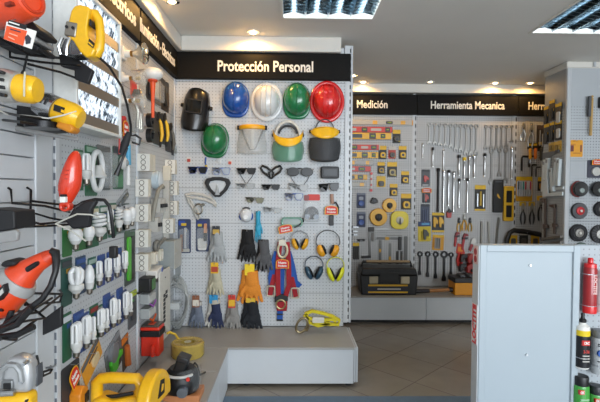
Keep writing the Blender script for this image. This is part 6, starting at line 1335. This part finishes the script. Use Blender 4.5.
# brackets
WIRE = mt('#1e1e20', .4, .5)
def bracket(label, boxes, wires, origin):
    t = thing('wall_bracket', label, 'bracket', origin, 0, 0, 'black display brackets on the slatted wall')
    for nm, P, y0, y1, m in boxes: MB().prism([((x - origin[0]), (z - origin[2])) for x, z in P], y0 - origin[1], y1 - origin[1]).go(nm, m, t, bevel=.004)
    for P in wires: MB().tube([Vector(p) - Vector(origin) for p in P], .004, 6).go('wire', WIRE, t)
    return t
def PX(P, Y): return [(onY(x, y, Y).x, onY(x, y, Y).z) for x, y in P]
def WP(*P): return [onX(x, y, X) for x, y, X in P]
bracket('black slab bracket under the two yellow grinders', [('slab', PX([(9, 104), (38, 108), (52, 114), (58, 130), (44, 131), (10, 124)], 1.5), 1.5, 1.58, GRP), ('price_rail', PX([(11, 124.5), (44, 131.5), (78, 137.5), (78, 141), (44, 136), (11, 130)], 1.49), 1.49, 1.5, mt('#8d8d8c', .45))],
        [WP((3, 120, -.885), (20, 122, -.75), (60, 128, -.75)), WP((2, 112, -.885), (20, 116, -.75), (70, 122, -.72))], onX(8, 118, -.885))
bracket('black wire bracket behind the jigsaw', [('plate', PX([(58, 53), (76, 58), (93, 70), (88, 84), (74, 79), (74, 70), (60, 66)], 1.6), 1.6, 1.62, GRP)],
        [WP((10, 45, -.885), (10, 57, -.87), (40, 62, -.78), (80, 66, -.72)), WP((28, 52, -.885), (24, 70, -.87), (18, 80, -.85)), WP((0, 38, -.8), (30, 55, -.77), (60, 58, -.75)), WP((28, 64, -.8), (60, 72, -.77), (76, 78, -.75))], onX(28, 52, -.885))
bracket('thick black bracket with a grey lip at the left edge, mid height', [('block', PX([(-14, 208), (14, 211), (15, 229), (-14, 234)], 1.2), 1.2, 1.3, GRP), ('price_rail', PX([(-14, 234.5), (15, 229.5), (18, 233), (17, 241), (-14, 246)], 1.195), 1.195, 1.21, mt('#8d8d8c', .45))],
        [WP((8, 187.5, -.885), (11, 190, -.88), (12, 203, -.86), (45, 206, -.80), (70, 212, -.76)), WP((27, 187.5, -.885), (31, 190, -.88), (30.5, 212, -.86), (50, 218, -.80), (72, 222, -.76)), WP((14, 216, -.83), (40, 224, -.78), (72, 221, -.75)), WP((14, 227, -.83), (45, 226, -.78), (75, 224, -.75)), WP((31, 201, -.86), (55, 204, -.82), (80, 206, -.78))], onX(8, 188, -.885))
bracket('black wire basket bracket under the orange grinder', [('plate', PX([(42, 320), (61, 306), (61, 327), (42, 336)], 1.5), 1.5, 1.52, GRP)],
        [WP((25, 293, -.80), (62, 294, -.80)), WP((25, 293, -.80), (25, 305, -.80), (60, 302, -.80), (62, 294, -.80)), WP((25, 302, -.79), (45, 318, -.77), (20, 322, -.76)), WP((0, 318, -.76), (40, 312, -.78), (62, 294, -.80)), WP((0, 310, -.74), (30, 312, -.77), (52, 298, -.80)), WP((0, 338, -.72), (16, 340, -.74), (18, 333, -.75), (36, 320, -.78)), WP((62, 294, -.80), (60, 290, -.885)), WP((25, 293, -.80), (24, 290, -.885))], onX(24, 290, -.885))
bracket('small twin hook at the lower left beside the silver trimmer head', [], [WP((43, 372, -.80), (49, 370, -.80), (51, 366, -.80)), WP((43, 376, -.82), (50, 373, -.82), (52, 369, -.82)), WP((37, 356, -.885), (40, 370, -.82), (43, 374, -.82))], onX(37, 356, -.885))
# black charger-like box with leads
t, f, q, s = tool('tool_holder', 'black angular box hung on wires left of the second row of bulbs', 'holder', 80, 214, 1.52)
MB().prism(f([(67, 221), (76, 207), (90, 200), (98, 201), (93, 209), (90, 227), (74, 229)]), -.014, .014).go('body', GRP, t, bevel=.006)
MB().tube([q(77, 208, -.02), q(83, 202.5), q(95, 199.5), q(104, 200), q(109, 206), q(111, 216), q(109.5, 238, .03)], .006, 8).go('cord', BLACK, t)
MB().box(*(lambda c: (c[0] - .012, c[0] + .012, .02, .045, c[2] - .03, c[2] + .01))(q(109.3, 250))).go('plug', BLACK, t, bevel=.004)
MB().tube([q(62, 223, -.04), q(72, 218, -.036), q(82, 213.5, -.034), q(95, 214, -.034), q(103, 217, -.03)], .0028, 6).go('tie_cord', mt('#b9b8ae', .6), t); MB().tube([q(62, 223, -.04), q(75, 229, -.036), q(90, 240, -.03)], .0028, 6).go('tie_cord', mt('#b9b8ae', .6), t)
# red mouse sander
t, f, q, s = tool('detail_sander', 'glossy red-orange teardrop sander hanging point up', 'sander', 71, 183, 1.50)
def bod(u, v):
    a = 2 * PI * u; ph = PI * v; r = math.sin(ph); zz = math.cos(ph)
    wd = 10.5 * s * (1.0 - .28 * zz) if zz > -.3 else 10.5 * s * 1.084 * (1 + (zz + .3) * .55)
    return (wd * r ** .8 * math.cos(a) + zz * 5 * s, -.034 * r ** .8 * math.sin(a) * (1 if math.sin(a) > 0 else .7), 28 * s * zz + 4 * s)
MB().grid(bod, 32, 20, True).go('body', mt('#dc3a1c', .25, coat=.7), t, angle=70)
MB().ring(f(circ(67, 206, 5.4, 5.2, 20)), f(circ(67, 207, 2.4, 2.2, 20)), -.02, .01).go('hanging_loop', mt('#d4381c', .3, coat=.5), t, bevel=.004)
MB().prism(f(rrect(68.3, 199, 5.5, 6, 1)), -.038, -.024).go('label', PAPER, t); MB().prism(f(rrect(68.6, 195.3, 5, 2.5, .6)), -.039, -.024).go('switch', GRP, t)
for k in range(3): MB().prism(f(rrect(72.5 - k * .6, 171 + k * 4, 3, .8, .3)), -.036, -.03).go('vent_slot', mt('#b02a14', .4), t)
# orange angle grinder
t, f, q, s = tool('angle_grinder', 'large orange grinder with a black switch and cord, cut by the left edge', 'grinder', 24, 282, 1.22)
MB().tube([q(-16, 306), q(2, 296), q(16, 283), q(26, 272), q(38, 263), q(49, 257)], [.055, .058, .05, .034, .024, .02], 20, flat=.9).go('body', mt('#d8431c', .35, coat=.4), t)
MB().tube([q(47, 258), q(52.5, 254)], [.021, .015], 16).go('end_cap', mt('#c23a18', .4), t)
MB().tube([q(15, 284), q(18, 281), q(20.5, 278)], [.0545, .0525, .047], 20, flat=.9).go('grey_band', mt('#9b9a98', .4), t)
MB().prism(f([(7, 262), (13, 258.5), (21, 259.5), (22, 264), (9, 266)]), -.03, .03).go('top_knob', GRP, t, bevel=.006)
MB().prism(f([(31, 266), (43, 259), (44, 263), (33, 271)]), -.034, .0).go('switch', GRP, t, bevel=.006)
a = MB().prism(f([(12, 286), (19, 279), (20.5, 287), (14, 296)]), -.066, -.04).go('label', GRP, t, bevel=.003); MB().prism(f([(14.5, 287), (18.5, 283), (19.5, 287), (15.5, 291)]), -.068, -.066).go('label_panel', mt('#b9b7b2', .4), a)
MB().tube([q(-12, 300, -.03), q(-2, 297, -.06), q(4, 303, -.064)], .012, 8).go('gear_collar', mt('#a8a6a2', .3, .9), t)
MB().tube([q(51, 252), q(55, 252.5, 0), q(58, 260, -.01), q(59, 270, -.02), q(56, 284, -.03), q(48, 296, -.03), q(36, 306, -.04), q(20, 318, -.05), q(6, 327, -.05), q(-6, 330, -.05)], [.012, .012, .010, .008, .008, .008, .008, .008, .008, .008], 10).go('cord', BLACK, t)
for k, P in enumerate((((-6, 318), (14, 324), (30, 318), (44, 302)), ((-5, 338), (12, 332), (26, 330), (42, 322)), ((-4, 334), (8, 326), (14, 316), (16, 308)))):
    MB().tube([q(x, y, -.06 + .02 * k) for x, y in P], .0085, 8).go('folded_cord', BLACK, t)
# orange tool top left with its box card
t, f, q, s = tool('drill_case', 'orange cylindrical tool body at the top left corner', 'power tool', 14, 4, 1.22)
M = Matrix.Rotation(math.radians(-6), 4, 'Y') @ Matrix.Rotation(math.radians(-20), 4, 'Z')
MB().at(M).lathe([(.04, -.12), (.05, -.10), (.053, 0), (.05, .045), (.044, .06), (.036, .064), (.033, .06), (.001, .06)], 30, (0, 0, .0), 'x').go('body', ORG, t)
MB().at(M).tube([(.062, .034 * math.cos(a), .034 * math.sin(a)) for a in [2 * PI * i / 24 for i in range(24)]], .005, 8, True).go('end_ring', mt('#c63a18', .4), t)
for k in range(3): MB().at(M).box(.03, .05, -.053, -.04, -.03 + .02 * k, -.022 + .02 * k).go('vent_slot', mt('#8a2a14', .5), t)
t = thing('shelf_bracket', 'black slatted bracket under the orange tool at the top left', 'bracket', onX(6, 42, -.885), 0)
o0 = Vector(t.location)
for P, Y in (([(-6, 17), (32, 21), (40, 30), (38, 33), (-6, 26)], 1.30), ([(-6, 36), (30, 40), (39, 47), (37, 50), (-6, 44)], 1.36)):
    MB().prism([(x - o0.x, z - o0.z) for x, z in PX(P, Y)], Y - o0.y, Y + .1 - o0.y).go('slat', GRP, t, bevel=.003)
MB().prism([(x - o0.x, z - o0.z) for x, z in PX([(-6, 27), (30, 31), (37, 38), (36, 41), (-6, 35)], 1.33)], 1.33 - o0.y, 1.43 - o0.y).go('price_rail', mt('#8d8d8c', .45), t, bevel=.003)
t, f, q, s = tool('product_card', 'tilted orange and white printed card below the orange tool, top left', 'card', 19, 34, 1.16)
MB().prism(f([(7, 22), (36, 31), (31, 48.5), (4, 39)]), 0, .002).go('card', mt('#e9e6df', .5), t)
MB().prism(f([(7.2, 26), (27, 31), (23, 45.5), (4.2, 39)]), -.001, 0).go('orange_panel', mt('#e2562a', .5), t); MB().prism(f([(9.5, 20.5), (27, 25.5), (26, 30), (8.5, 24.8)]), -.0015, -.0005).go('header', GRP, t)
for k, (x0_, y0_) in enumerate(((11, 29), (10, 33), (9, 36.5))): MB().prism(f([(x0_, y0_), (x0_ + 10 - 2 * k, y0_ + 2.8), (x0_ + 9.8 - 2 * k, y0_ + 3.8), (x0_ - .2, y0_ + 1)]), -.002, -.001).go('text_line', mt(('#33334a', '#e9a88f', '#e9a88f')[k], .5), t)
MB().prism(f([(25, 37), (28, 34.5), (31, 38), (30, 43), (26, 44)]), -.002, 0).go('tool_picture', mt('#33353f', .5), t); MB().prism(f([(10, 22), (20, 25), (19.8, 26.2), (9.8, 23.2)]), -.0022, -.0015).go('text_line', PAPER, t)
MB().tube([q(10, 21, .001), q(11, 17, .02)], .002, 6).go('clip', STEEL, t)
# cordless trimmer lower left
t, f, q, s = tool('trim_router', 'silver-headed yellow trimmer tool in the lower left corner', 'router', 22, 380, 1.25)
MB().prism(f([(7.5, 386), (8.5, 372), (11, 361), (17, 352.5), (26, 350), (34, 352), (39.5, 359), (40.5, 372), (39.5, 386)]), -.05, -.0).go('gear_housing', mt('#b9babb', .35, .45), t, bevel=.014, seg=3)
MB().tube([q(13 + 0, 372, -.052), q(15, 362, -.054), q(21, 357, -.055), q(28, 357.5, -.055), q(32, 363, -.054), q(33, 374, -.052)], .008, 8).go('rib', mt('#a5a7a8', .35, .45), t)
MB().prism(f(rrect(20, 376, 11, 9, 2)), -.058, -.04).go('vent_frame', mt('#8d8f90', .35, .8), t, bevel=.003); MB().prism(f(rrect(20.5, 377, 7, 6, 1)), -.0595, -.05).go('vent_slot', BLACK, t)
MB().tube([q(3.5, 383.5, -.058), q(15, 383.5, -.062), q(28, 383, -.06)], .0085, 10).go('front_bar', mt('#b5b6b6', .25, .95), t)
MB().prism(f([(4, 386.5), (40, 386.5), (39, 430), (36, 448), (8, 448), (5, 430)]), -.055, .0).go('body', YB, t, bevel=.016, seg=3)
for k in range(4): MB().prism(f(rrect(37.5 - .1 * k, 392 + 4 * k, 2, 2.2, .4)), -.057, -.03).go('vent_slot', BLACK, t)
MB().prism(f([(39, 364), (41, 362), (41.5, 372), (41, 384), (39, 384)]), -.02, .01).go('side_lever', DKGREY, t, bevel=.004)
for x, y in ((33, 374), (36, 356)): MB().cyl(q(x, y, -.06), q(x, y, -.04), .005, seg=10).go('screw', STEEL, t)
MB().tube([q(40, 372, .03), q(47, 371, .03), q(50, 369, .03)], .003, 6).go('hook_wire', STEEL, t)
# ------------------------------------------------------------------ on the left plinth
t = thing('circular_saw', 'yellow circular saw with a big loop handle on the left plinth', 'saw', (onY(128, 400, 2.03).x, 2.03, PT)); ox, oz = t.location.x, PT
s = 2.03 / FPX
def g(x, y): p = onY(x, y, 2.03); return (p.x - ox, p.z - oz)
def G(P): return [g(*p) for p in P]
def g3(x, y, d): p = g(x, y); return (p[0], d, p[1])
MB().tube([g3(*p, 0) for p in ((98, 410), (97, 396), (97, 382), (101, 378.5), (110, 377.5), (125, 378), (137, 378.5), (141.5, 384), (141, 396), (136, 408))], [.03, .026, .025, .024, .0235, .0235, .024, .026, .03, .03], 14, flat=1.15).go('handle', YB, t)
MB().prism(G([(96, 396), (104, 393), (116, 397), (136, 393), (144, 396), (146, 418), (140, 424), (100, 424), (96, 414)]), -.05, .05).go('motor_housing', YB, t, bevel=.016, seg=3)
MB().tube([g3(106, 396, -.01), g3(118, 394, -.02), g3(134, 392, -.01)], .009, 8).go('trigger', GRP, t)
cx, cz = g(154, 398.5)
rd = 28.5 * s
Mt = Matrix.Translation((cx, 0, cz)) @ Matrix.Rotation(math.radians(83), 4, 'Z')
def garc(a0, a1, r, n=24): return [(r * math.cos(math.radians(a0 + (a1 - a0) * i / (n - 1))), r * math.sin(math.radians(a0 + (a1 - a0) * i / (n - 1)))) for i in range(n)]
MB().at(Mt).prism(garc(-10, 190, rd) , -.03, .03).go('blade_guard', YB, t, bevel=.012, seg=3)
MB().at(Mt).prism(circ(0, -.0, rd * .85, n=36), -.003, .003).go('blade', STEEL, t)
MB().at(Mt).prism(garc(200, 330, rd * .96), -.02, .02).go('lower_guard', mt('#b7b8b8', .3, .9), t, bevel=.004)
a = MB().at(Mt).prism([(-.03, rd * .1), (.04, rd * .1), (.04, rd * .6), (.0, rd * .66)], -.033, -.029).go('emblem', GRP, t)
MB().at(Mt).prism([(-.0, rd * .25), (.02, rd * .25), (.03, rd * .45), (.01, rd * .5)], -.0345, -.033).go('emblem_mark', YB, a)
zb = .0
MB().box(-.17, .19, -.075, .075, 0.0, .004).go('base_plate', mt('#a5a7a8', .3, .9), t); MB().box(-.10, .08, -.05, .05, .004, .06).go('base_frame', mt('#8d8f90', .35, .8), t, bevel=.006)
# black router
rp = onY(182, 402, 2.30)
t = thing('plunge_router', 'black power tool with a red dial standing right of the yellow saw', 'router', (rp.x, 2.30, PT)); ox, oz = rp.x, PT; s = 2.3 / FPX
MB().box(-.085, .1, -.07, .07, 0, .035).go('base_block', mt('#b9794c', .5), t, bevel=.004)
def rr_(x, y, d): p = onY(x, y, 2.30); return (p.x - ox, d, p.z - oz)
MB().lathe([(.075, .036), (.085, .05), (.088, .09), (.078, .135), (.06, .155)], 28, (0, 0, 0)).go('motor_housing', mt('#121214', .45), t)
MB().at(Matrix.Translation((-.005, -.02, .15)) @ Matrix.Rotation(math.radians(20), 4, 'Y')).prism(rrect(0, .02, .06, .085, .02), -.035, .035).go('grip', BLACK, t, bevel=.01)
MB().at(Matrix.Translation((-.005, -.02, .15)) @ Matrix.Rotation(math.radians(20), 4, 'Y')).box(-.03, .03, -.045, .03, .05, .078).go('grip_cap', mt('#242427', .35), t, bevel=.006)
MB().tube([(.07 * math.cos(a), -.02 - .07 * math.sin(a), .135) for a in [PI * (.15 + .7 * i / 10) for i in range(11)]], .007, 8).go('dial_band', mt('#b9b9b6', .35), t)
MB().cyl((.045, -.075, .125), (.05, -.09, .125), .009, seg=12).go('red_button', mt('#d8321f', .35), t)
MB().cyl((.02, -.07, .07), (.025, -.105, .065), .03, .026).go('chrome_cap', mt('#9aa6b5', .2, .9), t)
MB().grid(lambda u, v: (.09 * math.cos(PI * (u - .35)) + .01, -.09 * math.sin(PI * (u - .35)) * .8 + .0, .05 + .12 * v * (1 - .3 * (2 * u - 1) ** 2)), 21, 5).go('clear_shield', mt('#c9d0d2', .1, alpha=.05), t, solid=.003, angle=60)
MB().tube([(.03, .05, .12), (.045, .09, .14), (.05, .13, .11), (.05, .2, .03), (.06, .3, .006)], .005, 8).go('cord', BLACK, t)
# shrink-wrapped yellow roll
rp = onY(187, 358, 2.86)
t = thing('hose_roll', 'film-wrapped roll of yellow hose lying on the corner plinth', 'roll', (rp.x, 2.88, PT))
YH = mt('#c2a02c', .4, var=.3, scale=40)
for k in range(4):
    MB().tube([(.088 * math.cos(a), .088 * math.sin(a), .0125 + .022 * k) for a in [2 * PI * i / 36 for i in range(36)]], .0123, 10, True).go('hose_coil', YH, t)
MB().lathe([(.045, .0), (.098, .001), (.104, .01), (.104, .082), (.096, .091), (.046, .088), (.044, .07)], 40).go('film_wrap', mt('#c9b566', .25, alpha=.55, var=.35, scale=30), t)
MB().tube([(-.07, .05, .088), (-.10, .08, .11), (-.13, .06, .13), (-.14, .04, .128)], .008, 8).go('hose_end', mt('#d3b23a', .4), t)
MB().lathe([(.001, .085), (.02, .086), (.022, .09), (.001, .093)], 16).go('centre_label', mt('#a9a690', .5), t)
# red lantern hung under the panel
p = L_(154, 337.5, .07)
t = thing('lantern_torch', 'red and black box torch hung on the left wall under the electrical panel', 'torch', p, PI / 2)
RL = mt('#d5301c', .35, coat=.3)
MB().box(-.05, .06, -.12, -.006, -.115, .05).go('body', RL, t, bevel=.008)
MB().box(-.058, .068, -.128, -.004, .02, .062).go('black_band', BLACK, t, bevel=.005)
MB().box(-.054, .064, -.124, -.002, .062, .085).go('lamp_rim', RL, t, bevel=.008)
MB().box(-.05, .06, -.118, -.008, .085, .098).go('lens_cover', mt('#4c4640', .3), t, bevel=.005)
MB().tube([(-.05, -.09, -.03), (-.085, -.09, -.035), (-.088, -.09, -.095), (-.05, -.09, -.1)], .011, 10).go('handle', RL, t)
MB().box(-.025, .035, -.08, -.045, .098, .1005).go('top_label', mt('#c94a2c', .5), t)
MB().cyl((0, 0, .05), (0, -.012, .05), .006, seg=8).go('peg_hook', STEEL, t)
t.scale = (.92, .95, .86)
